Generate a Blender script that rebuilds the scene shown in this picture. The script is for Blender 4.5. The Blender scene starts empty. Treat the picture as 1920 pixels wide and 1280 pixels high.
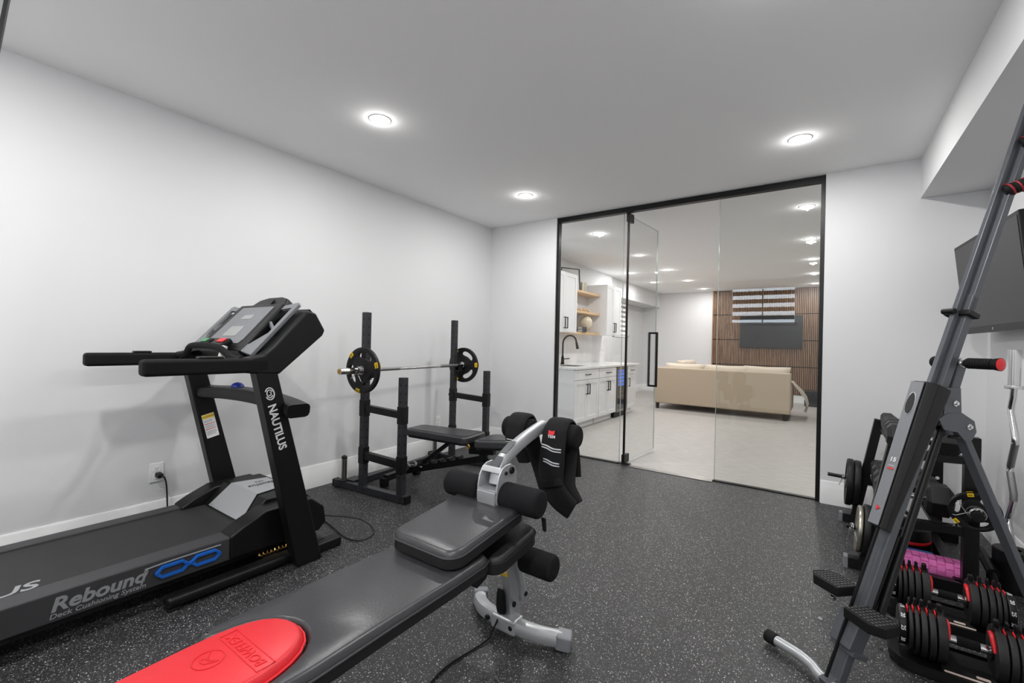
import bpy, bmesh, math, random
from mathutils import Vector, Matrix
V = Vector
R = math.radians
PI = math.pi
SC = bpy.context.scene
COL = SC.collection
random.seed(7)

# ---------------------------------------------------------------- camera
yaw, pit, rol = -0.6125, 0.0034, 0.0232
cF = V((math.sin(yaw) * math.cos(pit), math.cos(yaw) * math.cos(pit), math.sin(pit)))
cR = V((math.cos(yaw), -math.sin(yaw), 0))
cU = cR.cross(cF)
cR2 = cR * math.cos(rol) + cU * math.sin(rol)
cU2 = -cR * math.sin(rol) + cU * math.cos(rol)
cd = bpy.data.cameras.new('camera')
cd.sensor_width = 36.0
cd.lens = 829.1 / 1920 * 36
cd.clip_start = 0.02
cam = bpy.data.objects.new('camera', cd)
COL.objects.link(cam)
mw = Matrix((cR2, cU2, -cF)).transposed().to_4x4()
mw.translation = V((0, 0, 1.2))
cam.matrix_world = mw
SC.camera = cam

# ---------------------------------------------------------------- world, exposure
w = bpy.data.worlds.new('world')
SC.world = w
w.use_nodes = True
w.node_tree.nodes['Background'].inputs[0].default_value = (0.80, 0.90, 1.0, 1)
w.node_tree.nodes['Background'].inputs[1].default_value = 9.0
SC.view_settings.view_transform = 'Standard'
SC.view_settings.look = 'None'
SC.view_settings.gamma = 1
SC.view_settings.use_curve_mapping = False
SC.view_settings.exposure = 0.0
LOUNGE = 0.72          # the lounge lamps are dimmed
LAMP_P = 1.2            # watts of the fill point added under each lens to brighten the ceiling
LAMP_W = 14.3          # watts of each recessed lamp
LENS_E = 26.0

# ---------------------------------------------------------------- helpers
def lin(c):
    c = c / 255.0
    return c / 12.92 if c <= 0.04045 else ((c + 0.055) / 1.055) ** 2.4

MATS = {}
def mat(name, rgb, rough=0.5, metal=0.0, spec=0.5, emit=0.0, bump=None, coat=0.0, var=0.0):
    if name in MATS:
        return MATS[name]
    m = bpy.data.materials.new(name)
    m.use_nodes = True
    nt = m.node_tree
    b = nt.nodes['Principled BSDF']
    c = tuple(lin(x) for x in rgb) + (1,)
    b.inputs['Base Color'].default_value = c
    b.inputs['Roughness'].default_value = rough
    b.inputs['Metallic'].default_value = metal
    b.inputs['Specular IOR Level'].default_value = spec
    if coat:
        b.inputs['Coat Weight'].default_value = coat
        b.inputs['Coat Roughness'].default_value = 0.15
    if emit:
        b.inputs['Emission Color'].default_value = c
        b.inputs['Emission Strength'].default_value = emit
    tc = nt.nodes.new('ShaderNodeTexCoord')
    if bump:
        sc, st = bump
        n = nt.nodes.new('ShaderNodeTexNoise')
        n.inputs['Scale'].default_value = sc
        n.inputs['Detail'].default_value = 4
        bp = nt.nodes.new('ShaderNodeBump')
        bp.inputs['Strength'].default_value = st
        bp.inputs['Distance'].default_value = 0.002
        nt.links.new(tc.outputs['Object'], n.inputs['Vector'])
        nt.links.new(n.outputs['Fac'], bp.inputs['Height'])
        nt.links.new(bp.outputs['Normal'], b.inputs['Normal'])
    if var:
        n = nt.nodes.new('ShaderNodeTexNoise')
        n.inputs['Scale'].default_value = 9
        n.inputs['Detail'].default_value = 5
        rp = nt.nodes.new('ShaderNodeMapRange')
        rp.inputs['To Min'].default_value = max(0.02, rough - var)
        rp.inputs['To Max'].default_value = min(1, rough + var)
        nt.links.new(tc.outputs['Object'], n.inputs['Vector'])
        nt.links.new(n.outputs['Fac'], rp.inputs['Value'])
        nt.links.new(rp.outputs['Result'], b.inputs['Roughness'])
    MATS[name] = m
    return m

class M:
    """collects shapes into one bmesh, in world coordinates"""
    def __init__(s):
        s.b = bmesh.new()
    def _take(s, t, mi=0, mtx=None):
        if mtx is not None:
            bmesh.ops.transform(t, matrix=mtx, verts=t.verts)
        for f in t.faces:
            f.material_index = mi
        me = bpy.data.meshes.new('tmp')
        t.to_mesh(me); t.free()
        s.b.from_mesh(me)
        bpy.data.meshes.remove(me)
        return s
    def _bev(s, t, w, seg, ang=0.5):
        if w > 0:
            es = [e for e in t.edges if len(e.link_faces) == 2 and e.calc_face_angle(0) > ang]
            bmesh.ops.bevel(t, geom=es, offset=w, segments=seg, profile=0.5, affect='EDGES', clamp_overlap=True)
    def box(s, c, d, bev=0.0, rot=None, seg=2, mi=0):
        t = bmesh.new()
        bmesh.ops.create_cube(t, size=1.0)
        for v in t.verts:
            v.co = V((v.co.x * d[0], v.co.y * d[1], v.co.z * d[2]))
        s._bev(t, bev, seg)
        m = Matrix.Translation(V(c))
        if rot is not None:
            if not isinstance(rot, Matrix):
                from mathutils import Euler
                rot = Euler([R(a) for a in rot]).to_matrix().to_4x4()
            m = m @ rot
        return s._take(t, mi, m)
    def bb(s, x0, x1, y0, y1, z0, z1, bev=0.0, seg=2, mi=0):
        return s.box(((x0+x1)/2, (y0+y1)/2, (z0+z1)/2), (abs(x1-x0), abs(y1-y0), abs(z1-z0)), bev, None, seg, mi)
    def beam(s, p0, p1, w, h, up=(0, 0, 1), bev=0.0, seg=2, mi=0):
        p0, p1, up = V(p0), V(p1), V(up)
        t = (p1 - p0); L = t.length; t.normalize()
        a = t.cross(up)
        if a.length < 1e-4: a = t.cross(V((1, 0, 0)))
        a.normalize(); u = a.cross(t)
        rot = Matrix((a, t, u)).transposed().to_4x4()
        return s.box((p0 + p1) / 2, (w, L, h), bev, rot, seg, mi)
    def cyl(s, p0, p1, r, r2=None, n=24, bev=0.0, mi=0, seg=2):
        p0, p1 = V(p0), V(p1)
        if r2 is None: r2 = r
        t = bmesh.new()
        L = (p1 - p0).length
        bmesh.ops.create_cone(t, cap_ends=True, segments=n, radius1=r, radius2=r2, depth=L)
        s._bev(t, bev, seg, 0.9)
        q = (p1 - p0).normalized().to_track_quat('Z', 'Y').to_matrix().to_4x4()
        return s._take(t, mi, Matrix.Translation((p0 + p1) / 2) @ q)
    def ball(s, c, r, sc=(1, 1, 1), n=20, mi=0):
        t = bmesh.new()
        bmesh.ops.create_uvsphere(t, u_segments=n, v_segments=n // 2 + 2, radius=r)
        return s._take(t, mi, Matrix.Translation(V(c)) @ Matrix.Diagonal((*sc, 1)))
    def lathe(s, prof, c, axis=(0, 0, 1), n=32, mi=0):
        t = bmesh.new()
        rings = []
        for r, z in prof:
            rings.append([t.verts.new((r * math.cos(2*PI*i/n), r * math.sin(2*PI*i/n), z)) for i in range(n)] if r > 1e-6 else [t.verts.new((0, 0, z))])
        for a, b in zip(rings, rings[1:]):
            for i in range(n):
                j = (i + 1) % n
                if len(a) == 1 and len(b) == 1: continue
                if len(a) == 1: t.faces.new((a[0], b[j], b[i]))
                elif len(b) == 1: t.faces.new((a[i], a[j], b[0]))
                else: t.faces.new((a[i], a[j], b[j], b[i]))
        bmesh.ops.recalc_face_normals(t, faces=t.faces)
        q = V(axis).normalized().to_track_quat('Z', 'Y').to_matrix().to_4x4()
        return s._take(t, mi, Matrix.Translation(V(c)) @ q)
    def sweep(s, pts, sec, up=(0, 0, 1), closed=False, mi=0, scales=None):
        pts = [V(p) for p in pts]
        t = bmesh.new(); rings = []
        n = len(pts); prev = None
        for i, p in enumerate(pts):
            if closed: d = pts[(i+1) % n] - pts[i-1]
            else: d = pts[min(i+1, n-1)] - pts[max(i-1, 0)]
            d.normalize()
            if prev is None:
                a = d.cross(V(up))
                if a.length < 1e-3: a = d.cross(V((1, 0.3, 0)))
            else:
                a = prev - d * prev.dot(d)
            a.normalize(); prev = a
            u = a.cross(d)
            k = scales[i] if scales else 1.0
            rings.append([t.verts.new(p + a * x * k + u * y * k) for x, y in sec])
        m = len(sec)
        rng = range(n) if closed else range(n - 1)
        for i in rng:
            A, B = rings[i], rings[(i+1) % n]
            for j in range(m):
                k = (j + 1) % m
                t.faces.new((A[j], A[k], B[k], B[j]))
        if not closed:
            t.faces.new(list(reversed(rings[0]))); t.faces.new(rings[-1])
        bmesh.ops.recalc_face_normals(t, faces=t.faces)
        return s._take(t, mi)
    def tube(s, pts, r, n=12, closed=False, k=0, mi=0, scales=None):
        if k: pts = smooth(pts, k, closed)
        return s.sweep(pts, [(r*math.cos(2*PI*i/n), r*math.sin(2*PI*i/n)) for i in range(n)], closed=closed, mi=mi, scales=scales)
    def rtube(s, pts, w, h, up=(0, 0, 1), k=0, c=0.2, mi=0, closed=False):
        """rounded rectangle section"""
        if k: pts = smooth(pts, k, closed)
        q = min(w, h) * c
        sec = []
        for sx, sy, a0 in ((1, 1, 0), (-1, 1, 90), (-1, -1, 180), (1, -1, 270)):
            for a in (0, 45, 90):
                sec.append((sx * (w/2 - q) + q * math.cos(R(a0 + a)), sy * (h/2 - q) + q * math.sin(R(a0 + a))))
        return s.sweep(pts, sec, up=up, mi=mi, closed=closed)
    def prism(s, poly, o, ux, uy, th, bev=0.0, seg=2, mi=0, ang=0.5):
        """polygon in the plane (o, ux, uy), extruded by th along ux x uy"""
        o, ux, uy = V(o), V(ux).normalized(), V(uy).normalized()
        nn = ux.cross(uy).normalized()
        t = bmesh.new()
        A = [t.verts.new(o + ux*x + uy*y) for x, y in poly]
        B = [t.verts.new(o + ux*x + uy*y + nn*th) for x, y in poly]
        t.faces.new(A); t.faces.new(B)
        m = len(poly)
        for i in range(m):
            t.faces.new((A[i], A[(i+1) % m], B[(i+1) % m], B[i]))
        bmesh.ops.recalc_face_normals(t, faces=t.faces)
        s._bev(t, bev, seg, ang)
        return s._take(t, mi)
    def yz(s, poly, x0, x1, bev=0.0, seg=2, mi=0, ang=0.5):
        return s.prism(poly, (x0, 0, 0), (0, 1, 0), (0, 0, 1), x1 - x0, bev, seg, mi, ang)
    def xz(s, poly, y0, y1, bev=0.0, seg=2, mi=0):
        return s.prism(poly, (0, y0, 0), (1, 0, 0), (0, 0, 1), -(y1 - y0), bev, seg, mi)
    def xy(s, poly, z0, z1, bev=0.0, seg=2, mi=0, ang=0.5):
        return s.prism(poly, (0, 0, z0), (1, 0, 0), (0, 1, 0), z1 - z0, bev, seg, mi, ang)
    def text(s, txt, size, o, ux, uy, th=0.0006, mi=0, bold=0.0, shear=0.0, align='CENTER', sx=1.0):
        cu = bpy.data.curves.new('t', 'FONT')
        cu.body = txt; cu.size = size; cu.extrude = th; cu.offset = bold * size
        cu.shear = shear; cu.align_x = align; cu.align_y = 'CENTER'
        cu.resolution_u = 3
        ob = bpy.data.objects.new('t', cu)
        me = bpy.data.meshes.new_from_object(ob)
        t = bmesh.new(); t.from_mesh(me)
        bpy.data.objects.remove(ob); bpy.data.curves.remove(cu); bpy.data.meshes.remove(me)
        ux, uy = V(ux).normalized(), V(uy).normalized()
        n = ux.cross(uy)
        mx = Matrix((ux * sx, uy, n)).transposed().to_4x4(); mx.translation = V(o)
        return s._take(t, mi, mx)

def smooth(pts, k, closed=False):
    pts = [V(p) for p in pts]; n = len(pts); out = []
    rng = range(n) if closed else range(n - 1)
    for i in rng:
        if closed: p0, p1, p2, p3 = pts[i-1], pts[i], pts[(i+1) % n], pts[(i+2) % n]
        else: p0, p1, p2, p3 = pts[max(i-1, 0)], pts[i], pts[i+1], pts[min(i+2, n-1)]
        for j in range(k):
            t = j / k
            out.append(0.5 * ((2*p1) + (p2-p0)*t + (2*p0-5*p1+4*p2-p3)*t*t + (3*p1-p0-3*p2+p3)*t**3))
    if not closed: out.append(pts[-1])
    return out

def rpoly(x0, x1, y0, y1, r, n=5):
    out = []
    for cx, cy, a0 in ((x1-r, y1-r, 0), (x0+r, y1-r, 90), (x0+r, y0+r, 180), (x1-r, y0+r, 270)):
        for i in range(n + 1):
            a = R(a0 + 90*i/n); out.append((cx + r*math.cos(a), cy + r*math.sin(a)))
    return out

def tagit(o, label=None, cat=None, group=None, kind=None):
    if label: o['label'] = label
    if cat: o['category'] = cat
    if group: o['group'] = group
    if kind: o['kind'] = kind
    return o

def thing(name, label, cat, loc=(0, 0, 0), rz=0.0, group=None, kind=None):
    o = bpy.data.objects.new(name, None)
    o.empty_display_size = 0.1
    COL.objects.link(o)
    o.location = loc; o.rotation_euler = (0, 0, rz)
    tagit(o, label, cat, group, kind)
    return o

def rootof(p):
    while p.parent: p = p.parent
    return p

KEEP = ('lettering', 'small_print', 'slot', 'trim_', 'floor', 'wall', 'ceiling', 'sticker', 'stud', 'window_', 'knurling', 'vent')
def clusters(b, gap=0.004):
    """groups of vertices whose connected pieces touch each other (bounding boxes within gap)"""
    b.verts.ensure_lookup_table(); b.verts.index_update()
    seen = [False] * len(b.verts); isl = []
    for v in b.verts:
        if seen[v.index]: continue
        st = [v]; seen[v.index] = True; ids = []
        while st:
            q = st.pop(); ids.append(q.index)
            for e in q.link_edges:
                o = e.other_vert(q)
                if not seen[o.index]: seen[o.index] = True; st.append(o)
        cs = [b.verts[i].co for i in ids]
        lo = [min(c[k] for c in cs) - gap for k in range(3)]; hi = [max(c[k] for c in cs) + gap for k in range(3)]
        isl.append([ids, lo, hi])
    par = list(range(len(isl)))
    def f(i):
        while par[i] != i: i = par[i]
        return i
    for i in range(len(isl)):
        for j in range(i):
            if all(isl[i][1][k] <= isl[j][2][k] and isl[j][1][k] <= isl[i][2][k] for k in range(3)):
                par[f(i)] = f(j)
    g = {}
    for i in range(len(isl)): g.setdefault(f(i), []).extend(isl[i][0])
    return list(g.values())

def part(name, m, mats, parent=None, loc=None, label=None, sharp=35, wn=True, kind=None, keep=False):
    """link the collected shapes as one mesh object; m is in world coordinates"""
    if not keep and kind is None and not name.startswith(KEEP):
        cl = clusters(m.b)
        if len(cl) > 1 and parent is not None:
            out = None
            for vs in cl:
                t = m.b.copy(); ids = set(vs)
                t.verts.ensure_lookup_table()
                bmesh.ops.delete(t, geom=[v for v in t.verts if v.index not in ids], context='VERTS')
                q = M(); q.b.free(); q.b = t
                o = part(name, q, mats, parent, loc, label, sharp, wn, kind, True)
                out = out or o
            m.b.free()
            return out
    me = bpy.data.meshes.new(name)
    if parent is not None:
        r = rootof(parent)
        inv = (Matrix.Translation(r.location) @ Matrix.Rotation(r.rotation_euler[2], 4, 'Z')).inverted()
    else:
        inv = Matrix.Translation(-V(loc or (0, 0, 0)))
    bmesh.ops.transform(m.b, matrix=inv, verts=m.b.verts)
    m.b.to_mesh(me); m.b.free()
    if not isinstance(mats, (list, tuple)): mats = [mats]
    for x in mats: me.materials.append(x)
    me.shade_smooth()
    me.set_sharp_from_angle(angle=R(sharp))
    o = bpy.data.objects.new(name, me)
    COL.objects.link(o)
    if parent is not None: o.parent = parent
    else: o.location = loc or (0, 0, 0)
    if wn:
        md = o.modifiers.new('wn', 'WEIGHTED_NORMAL'); md.keep_sharp = True; md.weight = 60
    if label: o['label'] = label
    if kind: o['kind'] = kind
    return o

def solo(name, m, mats, label, cat, loc, group=None, **k):
    return tagit(part(name, m, mats, None, loc, **k), label, cat, group)

def struct(name, m, mats, label=None, cat=None, **k):
    o = part(name, m, mats, None, (0, 0, 0), **k)
    o['kind'] = 'structure'
    if label: o['label'] = label; o['category'] = cat
    return o

def copy_tree(o, loc=None, rz=None, label=None, group=None):
    c = o.copy(); COL.objects.link(c)
    if loc is not None: c.location = loc
    if rz is not None: c.rotation_euler = (0, 0, rz)
    if label: c['label'] = label
    if group: c['group'] = group
    for ch in list(o.children):
        d = ch.copy(); COL.objects.link(d); d.parent = c
        for g in list(ch.children):
            e = g.copy(); COL.objects.link(e); e.parent = d
    return c

# ---------------------------------------------------------------- materials
wallm = mat('wall_paint', (222, 222, 223), 0.62, spec=0.3, bump=(60, 0.02))
ceilm = mat('ceiling_paint', (249, 249, 249), 0.9, spec=0.1)
trimm = mat('trim_white', (236, 236, 236), 0.35, spec=0.5)
black = mat('black_metal', (11, 11, 12), 0.38, spec=0.35, var=0.06)
satin = mat('satin_black_plastic', (11, 11, 12), 0.42, spec=0.35, bump=(400, 0.05))
soft = mat('soft_black_rubber', (15, 15, 16), 0.75, spec=0.25, bump=(300, 0.1))
foam = mat('black_foam', (25, 24, 26), 0.95, spec=0.2, bump=(260, 0.5))
grey_plastic = mat('grey_plastic', (120, 122, 126), 0.4, var=0.05)
dgrey = mat('dark_grey_metal', (50, 51, 55), 0.42, metal=0.3, var=0.08)
chrome = mat('chrome', (226, 226, 226), 0.13, metal=1.0)
steel = mat('brushed_steel', (150, 148, 144), 0.28, metal=1.0)
silver = mat('silver_paint', (182, 184, 187), 0.33, metal=0.55, var=0.05)
slate = mat('slate_grey_paint', (88, 91, 96), 0.38, metal=0.35, var=0.05)
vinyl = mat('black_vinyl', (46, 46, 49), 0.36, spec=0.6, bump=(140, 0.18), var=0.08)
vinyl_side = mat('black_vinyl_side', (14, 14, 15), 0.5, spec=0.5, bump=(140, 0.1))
redv = mat('red_vinyl', (212, 32, 42), 0.42, spec=0.5, bump=(140, 0.12))
redp = mat('red_plastic', (214, 28, 36), 0.4)
bluep = mat('blue_plastic', (20, 96, 190), 0.4)
yellow = mat('yellow_label', (236, 196, 20), 0.5)
whitep = mat('white_print', (222, 222, 224), 0.5)
pink = mat('pink_foam', (240, 128, 200), 0.75, spec=0.25)
brass = mat('brass', (196, 160, 84), 0.3, metal=1.0)
rub = mat('rubber_plate', (12, 12, 13), 0.5, spec=0.35, bump=(200, 0.08), var=0.1)
hexm = mat('hex_rubber', (24, 23, 25), 0.55, spec=0.4, bump=(160, 0.1), var=0.08)

def floor_rubber():
    m = bpy.data.materials.new('speckled_rubber'); m.use_nodes = True
    nt = m.node_tree; L = nt.links; b = nt.nodes['Principled BSDF']
    tc = nt.nodes.new('ShaderNodeTexCoord')
    col = None
    base = nt.nodes.new('ShaderNodeTexNoise'); base.inputs['Scale'].default_value = 160; base.inputs['Detail'].default_value = 3
    L.new(tc.outputs['Object'], base.inputs['Vector'])
    cr = nt.nodes.new('ShaderNodeValToRGB')
    cr.color_ramp.elements[0].color = (lin(20), lin(20), lin(22), 1); cr.color_ramp.elements[0].position = 0.3
    cr.color_ramp.elements[1].color = (lin(50), lin(49), lin(51), 1); cr.color_ramp.elements[1].position = 0.75
    L.new(base.outputs['Fac'], cr.inputs['Fac'])
    col = cr.outputs['Color']
    for sc, size, thr, g in ((130, 0.24, 0.60, 170), (190, 0.27, 0.55, 140), (85, 0.17, 0.62, 215)):
        v = nt.nodes.new('ShaderNodeTexVoronoi'); v.inputs['Scale'].default_value = sc
        nz = nt.nodes.new('ShaderNodeTexNoise'); nz.inputs['Scale'].default_value = sc * 2.2
        mp = nt.nodes.new('ShaderNodeMixRGB'); mp.blend_type = 'LINEAR_LIGHT'; mp.inputs['Fac'].default_value = 0.004
        L.new(tc.outputs['Object'], nz.inputs['Vector'])
        L.new(tc.outputs['Object'], mp.inputs['Color1']); L.new(nz.outputs['Color'], mp.inputs['Color2'])
        L.new(mp.outputs['Color'], v.inputs['Vector'])
        lt = nt.nodes.new('ShaderNodeMath'); lt.operation = 'LESS_THAN'; lt.inputs[1].default_value = size
        L.new(v.outputs['Distance'], lt.inputs[0])
        sp = nt.nodes.new('ShaderNodeSeparateColor'); L.new(v.outputs['Color'], sp.inputs['Color'])
        gt = nt.nodes.new('ShaderNodeMath'); gt.operation = 'GREATER_THAN'; gt.inputs[1].default_value = thr
        L.new(sp.outputs['Red'], gt.inputs[0])
        mu = nt.nodes.new('ShaderNodeMath'); mu.operation = 'MULTIPLY'
        L.new(lt.outputs[0], mu.inputs[0]); L.new(gt.outputs[0], mu.inputs[1])
        mx = nt.nodes.new('ShaderNodeMixRGB')
        mx.inputs['Color2'].default_value = (lin(g), lin(g), lin(g), 1)
        L.new(mu.outputs[0], mx.inputs['Fac']); L.new(col, mx.inputs['Color1'])
        col = mx.outputs['Color']
    L.new(col, b.inputs['Base Color'])
    b.inputs['Roughness'].default_value = 0.52
    b.inputs['Specular IOR Level'].default_value = 0.5
    bp = nt.nodes.new('ShaderNodeBump'); bp.inputs['Strength'].default_value = 0.25; bp.inputs['Distance'].default_value = 0.002
    L.new(base.outputs['Fac'], bp.inputs['Height']); L.new(bp.outputs['Normal'], b.inputs['Normal'])
    return m

def streaky(name, c0, c1, scale, rough, rot=0.0):
    """fine streaks along one axis (laid floor, wood grain)"""
    m = bpy.data.materials.new(name); m.use_nodes = True
    nt = m.node_tree; L = nt.links; b = nt.nodes['Principled BSDF']
    tc = nt.nodes.new('ShaderNodeTexCoord'); mp = nt.nodes.new('ShaderNodeMapping')
    mp.inputs['Scale'].default_value = scale; mp.inputs['Rotation'].default_value = (0, 0, rot)
    n = nt.nodes.new('ShaderNodeTexNoise'); n.inputs['Scale'].default_value = 1; n.inputs['Detail'].default_value = 6
    n.inputs['Roughness'].default_value = 0.65
    cr = nt.nodes.new('ShaderNodeValToRGB')
    cr.color_ramp.elements[0].position = 0.32; cr.color_ramp.elements[1].position = 0.68
    cr.color_ramp.elements[0].color = tuple(lin(x) for x in c0) + (1,)
    cr.color_ramp.elements[1].color = tuple(lin(x) for x in c1) + (1,)
    L.new(tc.outputs['Object'], mp.inputs['Vector']); L.new(mp.outputs['Vector'], n.inputs['Vector'])
    L.new(n.outputs['Fac'], cr.inputs['Fac']); L.new(cr.outputs['Color'], b.inputs['Base Color'])
    b.inputs['Roughness'].default_value = rough
    return m

def glass_mat(name, tint=(0.985, 0.99, 0.988), refl=1.8, rough=0.0):
    m = bpy.data.materials.new(name); m.use_nodes = True
    nt = m.node_tree; L = nt.links
    for n in list(nt.nodes):
        if n.type == 'BSDF_PRINCIPLED': nt.nodes.remove(n)
    out = nt.nodes['Material Output']
    tr = nt.nodes.new('ShaderNodeBsdfTransparent'); tr.inputs[0].default_value = (*tint, 1)
    gl = nt.nodes.new('ShaderNodeBsdfGlossy'); gl.inputs['Roughness'].default_value = rough
    fr = nt.nodes.new('ShaderNodeFresnel'); fr.inputs['IOR'].default_value = 1.5
    ge = nt.nodes.new('ShaderNodeNewGeometry')      # only the outer side of a pane reflects: no false total reflection inside
    inv = nt.nodes.new('ShaderNodeMath'); inv.operation = 'SUBTRACT'; inv.inputs[0].default_value = refl
    mu = nt.nodes.new('ShaderNodeMath'); mu.operation = 'MULTIPLY'; mu.use_clamp = True
    ml = nt.nodes.new('ShaderNodeMath'); ml.operation = 'MULTIPLY'; ml.inputs[1].default_value = refl
    mx = nt.nodes.new('ShaderNodeMixShader')
    L.new(ge.outputs['Backfacing'], ml.inputs[0]); L.new(ml.outputs[0], inv.inputs[1])
    L.new(fr.outputs[0], mu.inputs[0]); L.new(inv.outputs[0], mu.inputs[1]); L.new(mu.outputs[0], mx.inputs[0])
    L.new(tr.outputs[0], mx.inputs[1]); L.new(gl.outputs[0], mx.inputs[2]); L.new(mx.outputs[0], out.inputs[0])
    return m

rubberfloor = floor_rubber()
lightfloor = streaky('pale_plank_floor', (158, 154, 150), (192, 188, 184), (6, 60, 60), 0.45)
woodm = streaky('walnut_slat', (112, 84, 62), (170, 134, 104), (60, 60, 3), 0.5)
oakm = streaky('light_oak', (206, 170, 122), (226, 194, 150), (30, 3, 30), 0.5)
quartz = streaky('white_quartz', (226, 226, 226), (240, 240, 240), (3, 5, 3), 0.2)
linen = mat('beige_linen', (184, 168, 148), 0.95, spec=0.15, bump=(500, 0.6))
linen2 = mat('pale_beige_cushion', (206, 194, 178), 0.95, spec=0.15, bump=(300, 0.4))
glass = glass_mat('clear_glass')
tglass = glass_mat('grey_tint_glass', (0.965, 0.975, 0.968))

# ---------------------------------------------------------------- room shell
XL, XR, YB, H = -3.346, 0.907, 4.275, 2.596      # gym: left wall, right wall, back wall, ceiling
YF = -1.55                                        # gym wall behind the camera
XG0, XG1 = -2.433, 0.0                            # glazed opening
BX0, BX1, BY1 = -3.5, 2.3, 11.85                  # back room
TH = 0.12
m = M(); m.bb(XL-.1, XR+.1, YF-.1, YB+0.02, -0.1, 0.0); struct('floor', m, rubberfloor, wn=False)
m = M(); m.bb(-4.1, BX1+.1, YB+0.02, BY1+.1, -0.1, 0.0); struct('floor_lounge', m, lightfloor, wn=False)
m = M(); m.bb(-4.1, BX1+.1, YF-.1, BY1+.1, H, H+.1); struct('ceiling', m, ceilm, wn=False)
m = M(); m.bb(XL-TH, XL, YF-.1, YB+TH, 0, H); struct('wall_left', m, wallm, wn=False)
m = M(); m.bb(XR, XR+TH, YF-.1, YB+TH, 0, H); struct('wall_right', m, wallm, wn=False)
m = M(); m.bb(XL, XG0, YB, YB+TH, 0, H); struct('wall_back_left', m, wallm, wn=False)
m = M(); m.bb(XG1, XR, YB, YB+TH, 0, H); struct('wall_back_right', m, wallm, wn=False)
WX0, WX1, WZ0, WZ1 = -1.61, -0.41, 1.69, 2.52     # basement window in the wall behind the camera
m = M()
m.bb(XL, WX0, YF-TH, YF, 0, H); m.bb(WX1, XR, YF-TH, YF, 0, H)
m.bb(WX0, WX1, YF-TH, YF, 0, WZ0); m.bb(WX0, WX1, YF-TH, YF, WZ1, H)
struct('wall_front', m, wallm, wn=False)
m = M(); m.bb(0.559, XR, YF, YB, 2.308, H); struct('ceiling_bulkhead', m, wallm, wn=False)
# lounge shell
m = M(); m.bb(BX0-TH, BX0, YB+TH, 8.45, 0, H); m.bb(-4.0, BX0-TH, 8.33, 8.45, 0, H); struct('wall_lounge_left', m, wallm, wn=False)
m = M(); m.bb(-4.0-TH, -4.0, 8.33, BY1, 0, 1.40); m.bb(-4.0-TH, -4.0, 8.33, BY1, 2.26, H)
m.bb(-4.0-TH, -4.0, 8.33, 9.75, 1.40, 2.26); m.bb(-4.0-TH, -4.0, 10.75, BY1, 1.40, 2.26)
struct('wall_lounge_alcove', m, wallm, wn=False)
m = M(); m.bb(-4.0-TH, BX1, BY1, BY1+TH, 0, H); struct('wall_lounge_back', m, wallm, wn=False)
m = M(); m.bb(BX1, BX1+TH, YB+TH, BY1, 0, H); struct('wall_lounge_right', m, wallm, wn=False)
m = M(); m.bb(XR+TH, BX1, YB, YB+TH, 0, H); struct('wall_lounge_front', m, wallm, wn=False)
m = M(); m.bb(-4.0, -3.55, 8.45, BY1, 2.23, H); struct('ceiling_bulkhead_lounge', m, wallm, wn=False)

def base_prof(m, p0, p1, nrm):
    """tall baseboard from p0 to p1, nrm points into the room"""
    p0, p1, nrm = V(p0), V(p1), V(nrm)
    d = (p1 - p0); L = d.length; d.normalize()
    poly = [(0, 0), (0.016, 0), (0.016, 0.135), (0.012, 0.143), (0.011, 0.165), (0.006, 0.178), (0, 0.178)]
    n2 = nrm
    o = p0
    # polygon plane: (nrm, z); extrude along nrm x z
    ex = n2.cross(V((0, 0, 1)))
    if ex.dot(d) < 0: o, L = p1, L
    m.prism(poly, o, n2, (0, 0, 1), L)
for nm, a, b, n in (('left', (XL, YF, 0), (XL, YB, 0), (1, 0, 0)), ('right', (XR, YF, 0), (XR, YB, 0), (-1, 0, 0)),
                    ('back_left', (XL, YB, 0), (XG0-.004, YB, 0), (0, -1, 0)), ('back_right', (XG1+.004, YB, 0), (XR, YB, 0), (0, -1, 0)),
                    ('lounge_back', (-4.0, BY1, 0), (BX1, BY1, 0), (0, -1, 0)), ('lounge_alcove', (-4.0, 8.45, 0), (-4.0, BY1, 0), (1, 0, 0)),
                    ('front', (XL, YF, 0), (XR, YF, 0), (0, 1, 0))):
    m = M(); base_prof(m, a, b, n); struct('baseboard_' + nm, m, trimm, wn=False)

# ---------------------------------------------------------------- glazed partition
gy0, gy1 = YB + 0.045, YB + 0.057
ZT = H - 0.052
m = M()
m.bb(XG0, XG1, YB+.015, YB+.075, ZT, H-.002, 0.002)
struct('trim_1', m, black, 'black metal head channel running over the glass partition', 'trim')
m = M(); m.bb(XG0, XG0+.022, YB+.015, YB+.075, 0, ZT, 0.002); m.bb(XG0+.022, -1.672, YB+.025, YB+.07, 0, .012)
struct('trim_2', m, black, 'black metal jamb and sill channel of the left glass panel', 'trim')
m = M(); m.bb(XG1-.03, XG1, YB+.015, YB+.075, 0, ZT, 0.002); m.bb(-0.79, XG1-.03, YB+.025, YB+.07, 0, .012)
struct('trim_3', m, black, 'black metal jamb and sill channel of the right glass panel', 'trim')
m = M(); m.bb(-1.67, -0.79, YB-.012, YB+.06, 0.0, .006); struct('trim_4', m, steel, 'thin grey metal threshold under the open glass door', 'trim')
gedge = mat('glass_edge', (176, 190, 186), 0.2, spec=0.6)
def pane(x0, x1, name, g):
    m = M(); m.bb(x0, x1, gy0, gy1, 0.012, ZT)
    return struct(name, m, g, wn=False)
w1 = pane(XG0+.02, -1.676, 'window_1', glass)
m = M(); m.bb(-1.676, -1.673, gy0, gy1, 0.012, ZT); part('glass_edge', m, gedge, w1, wn=False)
w2 = pane(-0.778, XG1-.028, 'window_2', tglass)
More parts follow.
